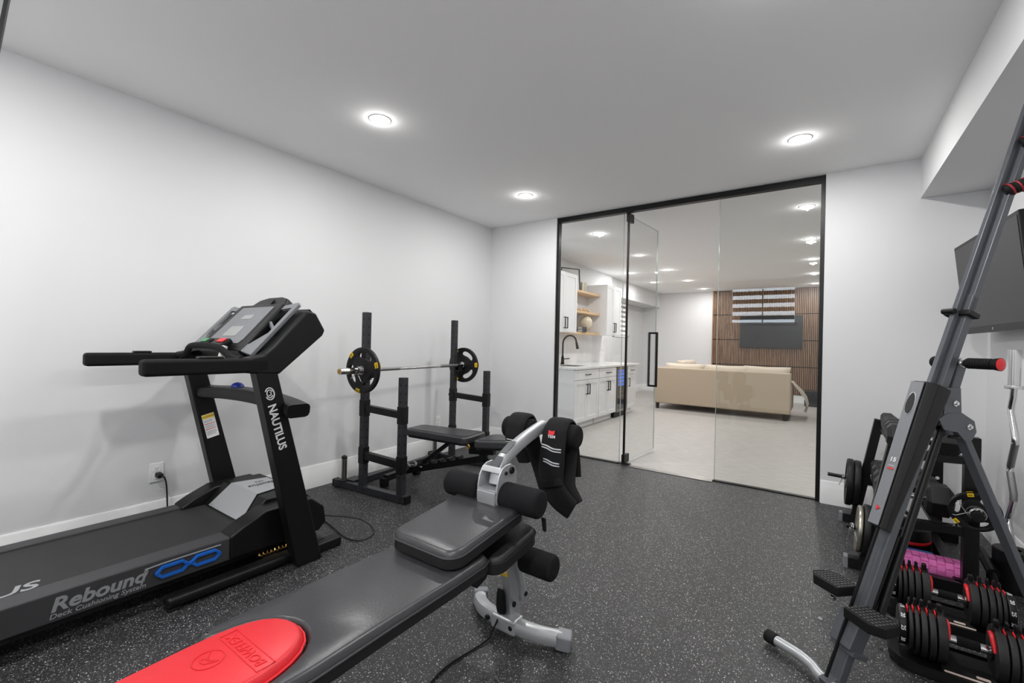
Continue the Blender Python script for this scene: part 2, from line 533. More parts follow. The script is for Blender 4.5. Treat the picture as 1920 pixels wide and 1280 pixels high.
m = M(); m.bb(-0.781, -0.778, gy0, gy1, 0.012, ZT); part('glass_edge', m, gedge, w2, wn=False)
# open door: hinge (-1.640, YB+.05), swung into the lounge
dh = V((-1.632, YB + .055, 0)); da = R(86.0)
dd = V((math.cos(da), math.sin(da), 0)); dn = V((-dd.y, dd.x, 0))
DW = 0.79
door = thing('door_1', 'open frameless glass door with black pull handle swung into the lounge', 'door', dh, 0, kind='structure')
m = M(); m.beam(dh + dd*.012 + V((0, 0, 1.275)), dh + dd*DW + V((0, 0, 1.275)), 0.012, 2.50)
part('door_glass', m, glass, door, wn=False)
m = M()
for z in (0.025, 2.525): m.beam(dh + dd*.02 + V((0, 0, z)), dh + dd*DW + V((0, 0, z)), 0.0125, 0.002)
m.beam(dh + dd*DW + V((0, 0, 1.275)), dh + dd*(DW+.002) + V((0, 0, 1.275)), 0.0125, 2.5)
part('glass_edge', m, gedge, door, wn=False)
m = M(); m.beam(dh + V((0, 0, 1.275)), dh + dd*.014 + V((0, 0, 1.275)), 0.02, 2.44); part('edge_seal', m, black, door)
for z in (0.055, 2.50):
    m = M(); m.beam(dh - dd*.012 + V((0, 0, z)), dh + dd*.10 + V((0, 0, z)), 0.034, 0.085, bev=.003)
    if z < 1: m.bb(dh.x-.06, dh.x+.07, dh.y-.03, dh.y+.03, 0.006, .016, .002)
    part('patch_hinge', m, black, door)
m = M()
hp = dh + dd * (DW - .075)
for sgn in (-1, 1):
    o = hp + dn * sgn * 0.045
    m.beam(o + V((0, 0, .74)), o + V((0, 0, 1.36)), .022, .022, up=dd, bev=.002)
    for z in (.75, 1.35): m.beam(hp + V((0, 0, z)), o + V((0, 0, z)), .022, .022, bev=.002)
part('pull_handle', m, black, door)

# ---------------------------------------------------------------- recessed lights
lensm = mat('lamp_lens', (255, 252, 246), 0.4, emit=LENS_E)
lampn = [0]
def lamp(x, y, label, on=1.0):
    t = thing('ceiling_light', label, 'light', (x, y, H), 0, 'recessed ceiling lights')
    m = M(); m.lathe([(0.056, -.001), (0.058, -.004), (0.066, -.003), (0.069, 0.0)], (x, y, H)); part('trim_ring', m, trimm, t, wn=False)
    m = M(); m.lathe([(0.0, -.010), (0.03, -.009), (0.056, -.004), (0.057, 0.0)], (x, y, H)); part('lens', m, lensm, t, wn=False)
    l = bpy.data.lights.new('lamp', 'AREA'); l.shape = 'DISK'; l.size = 0.10; l.energy = LAMP_W * on
    l.color = (1.0, 0.992, 0.98)
    o = bpy.data.objects.new('bulb', l); COL.objects.link(o); o.parent = t; o.location = (0, 0, -0.013)
    l = bpy.data.lights.new('halo_fill', 'POINT'); l.shadow_soft_size = 0.012; l.energy = LAMP_P * on; l.color = (1.0, 0.992, 0.98)  # extra light, not part of the fixture: adds a halo on the ceiling
    o = bpy.data.objects.new('halo_fill', l); COL.objects.link(o); o.parent = t; o.location = (0, 0, -0.026)
    lampn[0] += 1
    return t
lamp(-2.32, 1.79, 'round recessed ceiling light above the treadmill, nearest and leftmost')
lamp(-2.32, 3.47, 'round recessed ceiling light above the barbell rack near the back corner')
lamp(-0.146, 3.47, 'round recessed ceiling light in the gym near the right bulkhead')
lamp(-0.146, 1.79, 'round recessed ceiling light over the gym floor, overhead out of frame')
lamp(-2.32, 0.1, 'round recessed ceiling light beside the camera, left side, out of frame', 1.1)
lamp(-0.146, 0.1, 'round recessed ceiling light directly over the camera, out of frame', 1.1)
lamp(-2.32, -1.1, 'round recessed ceiling light behind the camera, left side, out of frame', 1.1)
lamp(-0.146, -1.1, 'round recessed ceiling light behind the camera, right side, out of frame', 1.1)
names = ['nearest', 'second', 'third', 'fourth', 'farthest']
for i, y in enumerate((5.15, 6.68, 8.19, 9.70, 11.2)):
    lamp(-2.335, y, 'recessed lounge ceiling light, %s of the left row seen through the glass' % names[i], LOUNGE)
    lamp(-0.15, y, 'recessed lounge ceiling light, %s of the right row seen through the glass' % names[i], LOUNGE)
lamp(-3.04, 8.25, 'recessed lounge ceiling light near the upper cabinets, nearer of the two', LOUNGE)
lamp(-3.04, 9.65, 'recessed lounge ceiling light near the lounge bulkhead, farther of the two', LOUNGE)

# ================================================================ TREADMILL
T = thing('treadmill', 'black folding treadmill with long handrails standing along the left wall', 'treadmill', (-2.73, 0.9, 0))
tx0, tx1 = -3.095, -2.378
beltm = mat('treadmill_belt', (40, 40, 41), 0.55, spec=0.45, bump=(420, 0.35))
railm = mat('treadmill_rail', (58, 58, 60), 0.45, spec=0.5, bump=(380, 0.2))
for x0, x1 in ((tx1-.108, tx1), (tx0, tx0+.085)):
    m = M(); m.bb(x0, x1, -0.62, 1.03, .095, .208, .008); part('side_rail', m, railm, T)
m = M(); m.bb(tx0+.02, tx1-.02, -0.6, 1.25, .07, .15); part('deck_frame', m, satin, T)
m = M(); m.bb(tx0+.085, tx1-.108, -0.60, 1.16, .15, .199, .004); belt = part('running_belt', m, beltm, T)
m = M(); m.text('NAUTILUS', .10, (tx1-.158, .10, .1995), (0, 1, 0), (-1, 0, 0), shear=.25, bold=.02, align='CENTER', sx=1.15)
part('lettering', m, silver, belt, label='silver lettering', wn=False)
m = M(); m.bb(tx0-.002, tx1+.004, -0.70, -0.60, .06, .215, .015); part('rear_end_cap', m, satin, T)
# motor hood
hood = [(1.0, .10), (1.0, .212), (1.06, .245), (1.17, .292), (1.42, .292), (1.50, .225), (1.515, .13), (1.47, .09)]
m = M()
m.yz(hood, tx1-.11, tx1+.012, .010, 3)
m.yz(hood, tx0-.012, tx0+.11, .010, 3)
hoodp = part('motor_hood', m, satin, T)
m = M(); m.yz([(1.03, .10), (1.12, .205), (1.22, .315), (1.43, .312), (1.50, .235), (1.51, .13), (1.47, .09)], tx0+.10, tx1-.10, .008, 3)
hc = part('hood_cover', m, satin, hoodp)
m = M(); m.prism([(-.20, .0), (.20, .0), (.155, .155), (-.155, .155)], (-2.735, 1.118, .2065), (1, 0, 0), (0, .1, .11), .004, .0015)
m.prism([(-.155, .0), (.155, .0), (.115, .185), (-.115, .185)], (-2.735, 1.222, .3185), (1, 0, 0), (0, 1, -.01), .004, .0015)
sp = part('silver_panel', m, silver, hoodp)
m = M(); m.text('Nautilus', .05, (-2.735, 1.33, .3235), (0, -1, 0), (1, 0, 0), shear=.2); m.text('T616', .022, (-2.79, 1.33, .3235), (0, -1, 0), (1, 0, 0))
m.tube([V((-2.72, 1.43, .3235)) + V((.016*math.cos(a), .02*math.sin(a), 0)) for a in [R(20*i) for i in range(18)]], .0015, 6, closed=True)
part('lettering', m, dgrey, sp, label='dark grey lettering', wn=False)
# side lettering and blue cushions
m = M()
m.text('Rebound', .072, (tx1+.0005, .525, .158), (0, 1, 0), (0, 0, 1), bold=.03, shear=.22, sx=1.1)
part('lettering', m, silver, T, label='silver lettering', wn=False); m = M()
m.text('Deck Cushioning System', .026, (tx1+.0005, .525, .118), (0, 1, 0), (0, 0, 1), bold=.012, shear=.2, sx=1.12)
part('lettering', m, silver, T, label='silver lettering', wn=False)
m = M()
def octo(cy, w, h, c):
    return [(cy-w+c, -h), (cy+w-c, -h), (cy+w, -h+c), (cy+w, h-c), (cy+w-c, h), (cy-w+c, h), (cy-w, h-c), (cy-w, -h+c)]
for cy in (.765, .897):
    m.rtube([V((tx1+.006, y, .152 + z)) for y, z in octo(cy, .058, .021, .02)], .014, .016, closed=True, up=(1, 0, 0))
m.bb(tx1, tx1+.012, .815, .847, .142, .160, .003)
part('blue_cushion', m, bluep, T, label='blue shock cushion')
m = M(); m.tube([(tx1+.004, .655, .125), (tx1+.004, .675, .17), (tx1+.004, .70, .187), (tx1+.004, .96, .188)], .004, 8, k=4); part('trim_line', m, grey_plastic, T)
# base frame on the floor
m = M()
for xx, y0 in ((-2.315, .72), (-3.16, .72)):
    m.bb(xx-.035, xx+.035, y0, 1.42, .012, .062, .018, 3)
    m.bb(xx-.04, xx+.04, 1.40, 1.56, .0, .055, .012, 3)
m.bb(-3.16, -2.315, 1.15, 1.22, .015, .06, .008)
m.bb(-3.16, -2.315, 1.42, 1.48, .012, .06, .008)
part('base_frame', m, black, T)
m = M(); m.bb(-2.345, -2.285, .725, .775, 0, .014, .004); m.bb(-3.19, -3.13, .725, .775, 0, .014, .004); part('rubber_foot', m, soft, T)
# uprights
for x0, x1, nm in ((-2.30, -2.225, 'n'), (-3.165, -3.09, 'f')):
    m = M(); m.yz([(1.265, .0), (1.405, .0), (1.12, 1.10), (1.02, 1.10)], x0, x1, .008, 3)
    u = part('upright', m, satin, T)
    if nm == 'n':
        dz = V((0, 1.115-1.385, 1.0)); dz.normalize()
        a = V((-2.2242, 1.141, .752))
        m = M()
        m.text('NAUTILUS', .056, a, -dz, V((0, dz.z, -dz.y)), bold=.025, sx=.92)
        c = V((-2.224, 1.101, .922))
        e = V((0, dz.z, -dz.y))
        for r0, ph, n_, w_ in ((.027, 200, 15, .0030), (.0175, 20, 15, .0027), (.008, 200, 12, .0022)):
            m.tube([c + e*(r0*.78*math.cos(R(ph+22*i))) + dz*(r0*1.12*math.sin(R(ph+22*i))) for i in range(n_)], w_, 6)
        part('lettering', m, whitep, u, label='white lettering', wn=False)
    else:
        dz = V((0, 1.03-1.275, 1.0)); dz.normalize(); e = V((0, dz.z, -dz.y))
        a = V((x1+.0006, 1.174, .648))
        m = M(); m.prism(rpoly(-.034, .034, -.075, .075, .003), a, e, dz, .001); st = part('warning_sticker', m, whitep, u, label='white warning sticker with yellow header', wn=False)
        m = M(); m.prism(rpoly(-.032, .032, .048, .073, .002), a + V((.001, 0, 0)), e, dz, .0006)
        part('sticker_header', m, yellow, st, label='yellow header', wn=False)
        m = M()
        for q in (.012, -.022): m.prism(rpoly(-.030, .030, q, q+.004, .001), a + V((.001, 0, 0)), e, dz, .0006)
        part('sticker_stripe', m, mat('orange_print', (210, 92, 34), .6), st, label='orange stripes', wn=False)
        m = M()
        for q in (.034, .027, .002, -.005, -.012, -.034, -.041, -.048, -.056): m.prism(rpoly(-.028, .022+.006*math.sin(q*900), q, q+.0022, .0008), a + V((.001, 0, 0)), e, dz, .0005)
        m.text('WARNING', .014, a + dz*.06 + V((.0018, 0, 0)), e, dz, .0003, bold=.01)
        part('small_print', m, grey_plastic, st, wn=False)
# handrails
for xx in (-2.255, -3.13):
    m = M(); m.bb(xx-.034, xx+.034, .600, 1.10, 1.028, 1.098, .016, 4); part('handrail', m, soft, T)
m = M(); m.bb(-2.28, -2.235, .80, .90, 1.097, 1.108, .004); m.bb(-3.15, -3.11, .80, .88, 1.097, 1.108, .004); part('grip_sensor', m, satin, T)
# console side pods
pod = [(1.00, 1.025), (1.145, 1.015), (1.375, 1.215), (1.39, 1.245), (1.335, 1.335), (1.285, 1.345), (1.115, 1.155), (1.07, 1.115), (1.00, 1.10)]
for x0, x1 in ((-2.305, -2.222), (-3.165, -3.085)):
    m = M(); m.yz(pod, x0, x1, .012, 3); part('console_pod', m, satin, T)
# grey lattice trims between pods and console
sl = V((0, .21, .235)).normalized()        # slope of the console
nl = V((0, -sl.z, sl.y))
cb = V((-2.70, 1.075, 1.135))              # lower centre of the console face
def cp(a, b, c=0.0): return V((cb.x + a, 0, 0)) + V((0, cb.y, cb.z)) + sl*b + nl*c
m = M()
for sgn in (-1, 1):
    A, B = sgn*.40, sgn*.26
    m.prism([(A, .0), (A, .32), (A-sgn*.02, .335), (B, .315), (B, .285), (A-sgn*.035, .295), (A-sgn*.035, .11), (B+sgn*.02, .03), (B, .03), (B, -.02), (A, -.04)] if sgn < 0 else
            [(B, -.02), (B, .03), (B+.02, .03), (A-.035, .11), (A-.035, .295), (B, .285), (B, .315), (A-.02, .335), (A, .32), (A, .0), (A, -.04)], cp(0, 0, -.006) - V((cb.x, 0, 0)) + V((cb.x, 0, 0)), (1, 0, 0), sl, .018, .003)
    m.beam(cp(A-sgn*.02, .13), cp(B, .19), .012, .02)
    m.beam(cp(A-sgn*.03, .03), cp(A-sgn*.03, .30, .004), .03, .012)
part('console_trim', m, grey_plastic, T)
m = M()
for sgn in (-1, 1):
    m.beam(cp(sgn*.33, -.04, -.06), cp(sgn*.33, .34, -.06), .16, .03)
part('console_back', m, satin, T)
m = M()
m.prism([(-.26, -.03), (.26, -.03), (.275, .05), (.255, .33), (-.255, .33), (-.275, .05)], cp(0, 0, -.075), (1, 0, 0), sl, .095, .012, 3)
con = part('console_body', m, satin, T)
m = M()
m.prism([(-.225, 0), (.225, 0), (.16, .075), (.075, .095), (-.075, .095), (-.16, .075)], cp(0, .325, -.08), (1, 0, 0), sl, .075, .012, 3)
m.prism([(-.05, 0), (.05, 0), (.045, .05), (-.045, .05)], cp(0, .335, -.002), (1, 0, 0), sl, .006, .001)
part('speaker_hood', m, satin, con)
m = M(); m.prism([(-.185, .02), (.185, .02), (.20, .05), (.185, .30), (-.185, .30), (-.20, .05)], cp(0, 0, .018), (1, 0, 0), sl, .006, .002)
scr = part('display_panel', m, grey_plastic, con, label='grey display panel')
m = M(); m.prism(rpoly(-.08, .08, .07, .145, .006), cp(0, 0, .0243), (1, 0, 0), sl, .001); m.prism(rpoly(-.06, .06, .20, .235, .004), cp(0, 0, .0243), (1, 0, 0), sl, .001)
part('lcd', m, mat('lcd_glass', (150, 154, 152), .2), scr, wn=False)
# heart-rate bar with coloured keys
m = M(); m.tube([(-3.10, 1.0, 1.085), (-2.98, 1.0, 1.10), (-2.85, .985, 1.145), (-2.55, .985, 1.145), (-2.42, 1.0, 1.10), (-2.31, 1.0, 1.085)], .017, 12, k=6)
part('pulse_bar', m, soft, T)
m = M(); m.box((-2.70, 1.025, 1.155), (.30, .09, .03), .008, (35, 0, 0)); kp = part('keypad', m, satin, T)
nk = V((0, -math.sin(R(35)), math.cos(R(35)))); sk = V((0, math.cos(R(35)), math.sin(R(35))))
def key(x, b, w_, h_, mm, lab):
    m = M(); m.prism(rpoly(-w_/2, w_/2, -h_/2, h_/2, .004), V((x, 1.025, 1.155)) + sk*b + nk*.0152, (1, 0, 0), sk, .005, .001); part('key', m, mm, kp, label=lab)
key(-2.80, .015, .06, .03, mat('green_plastic', (70, 150, 96), .45), 'green key')
key(-2.60, .018, .08, .03, redp, 'red key')
key(-2.66, -.03, .05, .022, mat('amber_plastic', (226, 160, 20), .4), 'amber key')
key(-2.73, .0, .05, .05, soft, 'black key'); key(-2.84, -.03, .03, .02, whitep, 'white key')
m = M(); m.cyl((-2.50, .985, 1.075), (-2.51, 1.01, 1.15), .015, n=20, bev=.003); m.cyl((-2.497, .98, 1.065), (-2.50, .985, 1.085), .023, n=20, bev=.003)
part('knob', m, mat('pearl_plastic', (206, 204, 198), .35), T, label='white knob')
# storage cross bar behind the uprights
m = M()
m.rtube([(-3.17, 1.14, .86), (-3.05, 1.16, .862), (-2.85, 1.19, .87), (-2.55, 1.21, .87), (-2.30, 1.22, .85), (-2.17, 1.22, .83)], .12, .07, k=4, c=.3)
part('storage_tray', m, satin, T)
m = M(); m.ball((-2.80, 1.20, .905), .035, (1, 1, .8)); solo('small_ball', m, mat('navy_plastic', (32, 56, 150), .4), 'small blue ball lying in the cross tray of the treadmill', 'ball', (-2.80, 1.20, .875))
# gold chain-like seal ring under hood: lift spring
m = M(); m.tube([V((-2.36 + .008*math.cos(i*1.1), 1.13 + i*.0035, .075 + .008*math.sin(i*1.1))) for i in range(44)], .0026, 6); part('lift_spring', m, brass, T, label='brass lift spring')

# power cord + outlets
cordm = mat('black_cord', (16, 16, 17), .45)
m = M(); m.tube([(XL+.045, .99, .335), (XL+.06, 1.005, .33), (XL+.055, 1.02, .27), (XL+.05, 1.03, .12), (XL+.06, 1.04, .012), (-3.20, 1.25, .008), (-3.12, 1.56, .008), (-2.7, 1.68, .008), (-2.33, 1.62, .008), (-2.22, 1.67, .008), (-2.27, 1.78, .009), (-2.40, 1.76, .06), (-2.50, 1.53, .13)], .0045, 8, k=8)
m.beam((XL+.012, .985, .345), (XL+.05, .992, .335), .03, .026, bev=.005)
solo('power_cord', m, cordm, 'black power cord plugged into the wall outlet behind the treadmill', 'cord', (-3.2, 1.2, 0))
def outlet(y, z, lab, nrm=(1, 0, 0), x=None, w_=.072):
    t = thing('wall_outlet', lab, 'outlet', (XL, y, z), 0, 'wall outlets on the left wall')
    m = M(); m.bb(XL, XL+.006, y-.036, y+.036, z-.058, z+.058, .003); part('cover_plate', m, trimm, t)
    m = M()
    for dz in (-.024, .024): m.prism(rpoly(-.017, .017, -.016, .016, .006), (XL+.006, y, z+dz), (0, 1, 0), (0, 0, 1), .003, .001)
    s_ = part('socket', m, trimm, t)
    m = M()
    for dz in (-.024, .024):
        for dy in (-.006, .006): m.bb(XL+.009, XL+.0095, y+dy-.001, y+dy+.001, z+dz, z+dz+.007)
        m.cyl((XL+.0088, y, z+dz-.007), (XL+.0095, y, z+dz-.007), .0025, n=10)
    part('slot', m, black, s_, wn=False)
outlet(.983, .353, 'white wall outlet behind the treadmill with a black plug in it')
outlet(3.42, .344, 'white wall outlet behind the barbell rack with nothing plugged in')

# ================================================================ BARBELL RACK
ra = R(5.5)
RT = V((-2.94, 2.19, 0))
rx = V((math.cos(ra), math.sin(ra), 0)); ry = V((-math.sin(ra), math.cos(ra), 0))
def rk(a, b, z): return RT + rx*a + ry*b + V((0, 0, z))
RL = 1.14     # distance between the two side frames
rack = thing('barbell_rack', 'dark grey steel barbell rack with four uprights beside the left wall', 'rack', RT)
def post(a, b, z0, z1, nm='upright'):
    m = M(); m.beam(rk(a, b, z0), rk(a, b, z1), .052, .052, up=rx, bev=.004)
    z = z0 + .13
    while z < z1 - .03:
        m.cyl(rk(a, b, z) - ry*.0268, rk(a, b, z) + ry*.0268, .0080, n=12, mi=1)
        m.cyl(rk(a, b, z) - rx*.0268, rk(a, b, z) + rx*.0268, .0080, n=12, mi=1)
        z += .062
    part(nm, m, [dgrey, satin], rack)
for b in (0, RL):
    post(0, b, .055, 1.415); post(.40, b, .055, .925)
    m = M(); m.beam(rk(-.31, b, .03), rk(.46, b, .03), .055, .052, bev=.004); f = part('foot_beam', m, dgrey, rack)
    m = M()
    for a in (-.22, -.06, .03, .28, .42): m.cyl(rk(a, b, .03) - ry*.0285, rk(a, b, .03) + ry*.0285, .007, n=12)
    part('bolt', m, black, f)
    m = M(); m.beam(rk(.455, b, .03), rk(.475, b, .03), .060, .058, bev=.006); m.beam(rk(-.325, b, .03), rk(-.305, b, .03), .060, .058, bev=.006)
    m.beam(rk(.40, b, .004), rk(.46, b, .004), .058, .008); m.beam(rk(-.30, b, .004), rk(-.24, b, .004), .058, .008)
    part('end_cap', m, satin, f)
    for z, hh, sl_ in ((.665, .052, 0), (.295, .058, 0)):
        m = M(); m.beam(rk(-.0, b, z), rk(.40, b, z - .02), .046, hh, bev=.004); sp_ = part('side_rail', m, satin, rack)
        m = M()
        for a in (0, .40): m.beam(rk(a, b, z - .065 - (.02 if a else 0)), rk(a, b, z + .065 - (.02 if a else 0)), .060, .060, up=rx, bev=.004)
        part('clamp_sleeve', m, satin, sp_)
        m = M(); m.cyl(rk(-.05, b, z), rk(-.028, b, z), .012, n=14); part('pin', m, satin, sp_)
    # bar hook
    m = M(); m.beam(rk(.035, b, .885), rk(.035, b, .985), .05, .014, up=rx, bev=.002); m.beam(rk(.035, b, .90), rk(.085, b, .915), .05, .014, bev=.002); m.beam(rk(.088, b, .905), rk(.098, b, .975), .05, .012, up=rx, bev=.002)
    part('bar_hook', m, satin, rack)
    m = M(); m.cyl(rk(-.22, b, .055), rk(-.22, b, .24), .022, n=24, bev=.003); hn = part('plate_horn', m, steel, rack)
    m = M(); m.ball(rk(-.22, b, .24), .0235, (1, 1, .8)); m.beam(rk(-.26, b, .06), rk(-.18, b, .06), .075, .008, bev=.002); part('horn_cap', m, black, hn)
m = M(); m.beam(rk(-.17, 0, .03), rk(-.17, RL, .03), .05, .05, bev=.004); part('rear_beam', m, dgrey, rack)
m = M()
for b in (.06, RL-.06): m.box(rk(-.17, b, .062), (.10, .10, .008), .002, (0, 0, 5.5))
part('gusset_plate', m, dgrey, rack)

# ---- weight plate with three grip slots
def grip_plate(m, c, axis, r=.176, th=.028, rot=0.0, hubr=.026, n=96):
    t = bmesh.new()
    holes = [R(90), R(210), R(330)]
    ha = R(36)
    def k(a):
        best = min(abs((a - h + PI) % (2*PI) - PI) for h in holes)
        q = best / ha
        return math.sqrt(max(0, 1 - q**4)) if q < 1 else 0
    def ring(f):
        out = []
        for i in range(n):
            a = 2*PI*i/n; rr, z = f(a)
            out.append(((rr*math.cos(a+rot), rr*math.sin(a+rot)), z))
        return out
    rm = r*.66; hh = r*.135
    fr = [ring(lambda a: (hubr, th*.62)), ring(lambda a: (r*.30, th*.62)), ring(lambda a: (r*.33, th*.42)), ring(lambda a: (rm - max(hh*k(a), .0015) - .004, th*.42)),
          ring(lambda a: (rm - max(hh*k(a), .001), th*.34)), ring(lambda a: (rm + max(hh*k(a), .001), th*.34)), ring(lambda a: (rm + max(hh*k(a), .0015) + .004, th*.42)),
          ring(lambda a: (r*.84, th*.42)), ring(lambda a: (r*.87, th*.5)), ring(lambda a: (r*.975, th*.5)), ring(lambda a: (r, th*.34))]
    F = [[t.verts.new((p[0], p[1], z)) for p, z in rg] for rg in fr]
    B = [[t.verts.new((p[0], p[1], -z)) for p, z in rg] for rg in fr]
    for i in range(n):
        j = (i+1) % n
        open_ = k(2*PI*(i+.5)/n) > 0
        for q in range(len(F)-1):
            if q == 4 and open_: continue
            t.faces.new((F[q][i], F[q][j], F[q+1][j], F[q+1][i])); t.faces.new((B[q+1][i], B[q+1][j], B[q][j], B[q][i]))
        if open_:
            t.faces.new((F[4][i], F[4][j], B[4][j], B[4][i])); t.faces.new((F[5][j], F[5][i], B[5][i], B[5][j]))
        t.faces.new((F[0][j], F[0][i], B[0][i], B[0][j])); t.faces.new((F[-1][i], F[-1][j], B[-1][j], B[-1][i]))
    bmesh.ops.recalc_face_normals(t, faces=t.faces)
    q = V(axis).normalized().to_track_quat('Z', 'Y').to_matrix().to_4x4()
    m._take(t, 0, Matrix.Translation(V(c)) @ q)
    return Matrix.Translation(V(c)) @ q
def plate(c, axis, label, r=.176, th=.028, rot=0, labels=True, group=None, hub=True):
    t = thing('weight_plate', label, 'weight plate', c, 0, group)
    m = M(); mx = grip_plate(m, c, axis, r, th, rot); part('plate_body', m, rub, t, sharp=50)
    m = M(); m2 = M()
    for h in (30, 150, 270):
        for side in (1, -1):
            a = R(h) + rot
            o = mx @ V((r*.92*math.cos(a), r*.92*math.sin(a), side*(th*.5 + .0004)))
            ux = mx.to_3x3() @ V((-math.sin(a), math.cos(a), 0)) * (1 if side > 0 else -1); uy = mx.to_3x3() @ V((math.cos(a), math.sin(a), 0))
            m.prism(rpoly(-r*.125, r*.125, -r*.10, r*.085, r*.03), o, ux, uy, .0012, .0004)
            m2.text('10KG', r*.085, o + (mx.to_3x3() @ V((0, 0, side)))*.0014, ux, uy, .0003, bold=.01)
    lb = part('weight_label', m, yellow, t, label='yellow weight marks', wn=False)
    part('lettering', m2, black, lb, wn=False)
    if hub:
        m = M(); m.lathe([(.0255, -th*.64), (.030, -th*.68), (.034, -th*.64), (.034, th*.64), (.030, th*.68), (.0255, th*.64), (.0255, -th*.64)], c, axis, 28); part('hub_ring', m, steel, t)
    return t
# ---- spring clip
def spring_clip(c, axis, label, down=(0, 0, -1), r=.027, group=None, L=.085):
    c, ax, dn_ = V(c), V(axis).normalized(), V(down).normalized()
    q = ax.cross(dn_).normalized()
    pts = []
    n = 34
    for i in range(n + 1):
        a = R(-60 + 300*3*i/n*1.0)
        pts.append(c + ax*(-.009 + .018*i/n) + (dn_*math.cos(a) + q*math.sin(a))*r)
    e0 = c - ax*.02 + dn_*L + q*.035; e1 = c + ax*.02 + dn_*L - q*.03
    m = M()
    m.tube([e0 + q*.014, e0 + q*.02 - dn_*.01, e0 - dn_*.012, pts[0] + dn_*.01] + pts + [pts[-1] + dn_*.01, e1 - dn_*.012, e1], .0022, 8)
    solo('spring_collar', m, chrome, label, 'collar', c, group)

# ---- barbell
bz = .965
b0 = rk(.062, -.30, bz); b1 = rk(.062, RL + .30, bz)
bd = (b1 - b0).normalized()
bar = thing('barbell', 'chrome straight barbell resting across the grey rack', 'barbell', (b0 + b1) / 2)
m = M(); m.cyl(rk(.062, -.05, bz), rk(.062, RL+.05, bz), .0142, n=20); bs = part('bar_shaft', m, chrome, bar)
knurl = mat('knurled_steel', (150, 150, 150), .38, metal=1, bump=(1500, .5))
m = M()
for u0, u1 in ((.03, .30), (RL-.30, RL-.03)): m.cyl(rk(.062, u0, bz), rk(.062, u1, bz), .0146, n=20)
part('knurling', m, knurl, bs)
for s0, s1, cl_ in ((-.30, -.03, -.05), (RL+.30, RL+.03, RL+.05)):
    m = M(); m.cyl(rk(.062, s0, bz), rk(.062, s1, bz), .0245, n=28, bev=.002); sv = part('sleeve', m, chrome, bar)
    m = M(); m.cyl(rk(.062, cl_-.01, bz), rk(.062, cl_+.01, bz), .036, n=28, bev=.003); part('collar_ring', m, chrome, sv)
    e_ = -1 if s0 < 0 else 1
    m = M(); m.cyl(rk(.062, s0, bz), rk(.062, s0 + e_*.002, bz), .018, n=24); part('end_cap', m, brass, sv, label='brass end cap')
plate(rk(.062, -.083, bz), -ry, 'black three-slot plate with yellow marks on the near end of the barbell', group=None, rot=R(-14))
plate(rk(.062, RL + .083, bz), ry, 'black three-slot plate with yellow marks on the far end of the barbell', rot=R(28))
spring_clip(rk(.062, -.125, bz), -ry, 'chrome spring collar on the near barbell sleeve', down=V((-.45, 0, -1)))
spring_clip(rk(.062, RL + .125, bz), ry, 'chrome spring collar on the far barbell sleeve', down=V((.5, 0, 1)), L=.06)

# ---- adjustable bench standing in the rack
ba = R(7)
BO = V((-2.83, 2.60, 0)); bx = V((math.cos(ba), math.sin(ba), 0)); by = V((-math.sin(ba), math.cos(ba), 0))
def bn(a, b, z): return BO + bx*a + by*b + V((0, 0, z))
bench = thing('adjustable_bench', 'black adjustable flat bench standing crosswise inside the barbell rack', 'bench', BO)
def bpad(a0, a1, h0, h1, z0, z1, th, nm, rr=.03):
    o = bn(a0, 0, z0); d = (bn(a1, 0, z1) - o); L = d.length; d.normalize()
    m = M()
    poly = [(0, -h0+rr), (rr, -h0), (L-rr, -h1), (L, -h1+rr), (L, h1-rr), (L-rr, h1), (rr, h0), (0, h0-rr)]
    m.prism(poly, o, d, by, -th, .014, 4)
    p = part(nm, m, vinyl, bench)
    m = M(); m.prism([(x*(L-.05)/L+.025, y*.82) for x, y in poly], o + V((0, 0, .0005)), d, by, .003, .0015); part('stitched_panel', m, vinyl, p)
    m = M(); m.prism([(x*(L-.04)/L+.02, y*.88) for x, y in poly], o - V((0, 0, th)), d, by, -.012); part('pad_board', m, black, p)
bpad(.0, .64, .125, .155, .475, .478, .055, 'backrest_pad')
bpad(.69, 1.08, .15, .115, .465, .50, .06, 'seat_pad')
m = M()
m.beam(bn(-.12, 0, .075), bn(.72, 0, .31), .055, .05, bev=.004)
m.beam(bn(.72, 0, .31), bn(1.05, 0, .10), .05, .05, bev=.004)
m.beam(bn(.58, 0, .36), bn(.80, 0, .38), .05, .07, bev=.004)
m.beam(bn(.05, 0, .405), bn(.70, 0, .395), .06, .03, bev=.004)
m.beam(bn(.72, 0, .395), bn(1.05, 0, .425), .06, .03, bev=.004)
m.beam(bn(.70, 0, .28), bn(.72, 0, .42), .05, .06, up=bx, bev=.004)
part('frame', m, black, bench)
m = M(); m.beam(bn(.06, 0, .14), bn(.40, 0, .40), .035, .03, bev=.003)
for i in range(5): m.box(bn(.12 + i*.09, 0, .175 + i*.025), (.03, .075, .03), .004, (0, -15, 7))
part('ladder_strut', m, black, bench)
m = M(); m.beam(bn(-.12, -.19, .065), bn(-.12, .19, .065), .05, .05, bev=.004); m.beam(bn(1.06, -.19, .05), bn(1.06, .19, .05), .05, .05, bev=.004); cbm = part('cross_beam', m, black, bench)
m = M()
for a in (-.12, 1.06):
    for s_ in (-1, 1): m.box(bn(a, s_*.20, .035), (.06, .055, .07), .008, (0, 0, 7))
part('rubber_cap', m, soft, cbm)
m = M()
for s_ in (-1, 1): m.cyl(bn(-.02, s_*.03, .14), bn(-.02, s_*.055, .14), .03, n=20, bev=.004)
m.tube([bn(-.03, 0, .14), bn(.06, 0, .15), bn(.13, -.04, .16)], .008, 8, k=3)
part('transport_wheel', m, steel, bench)
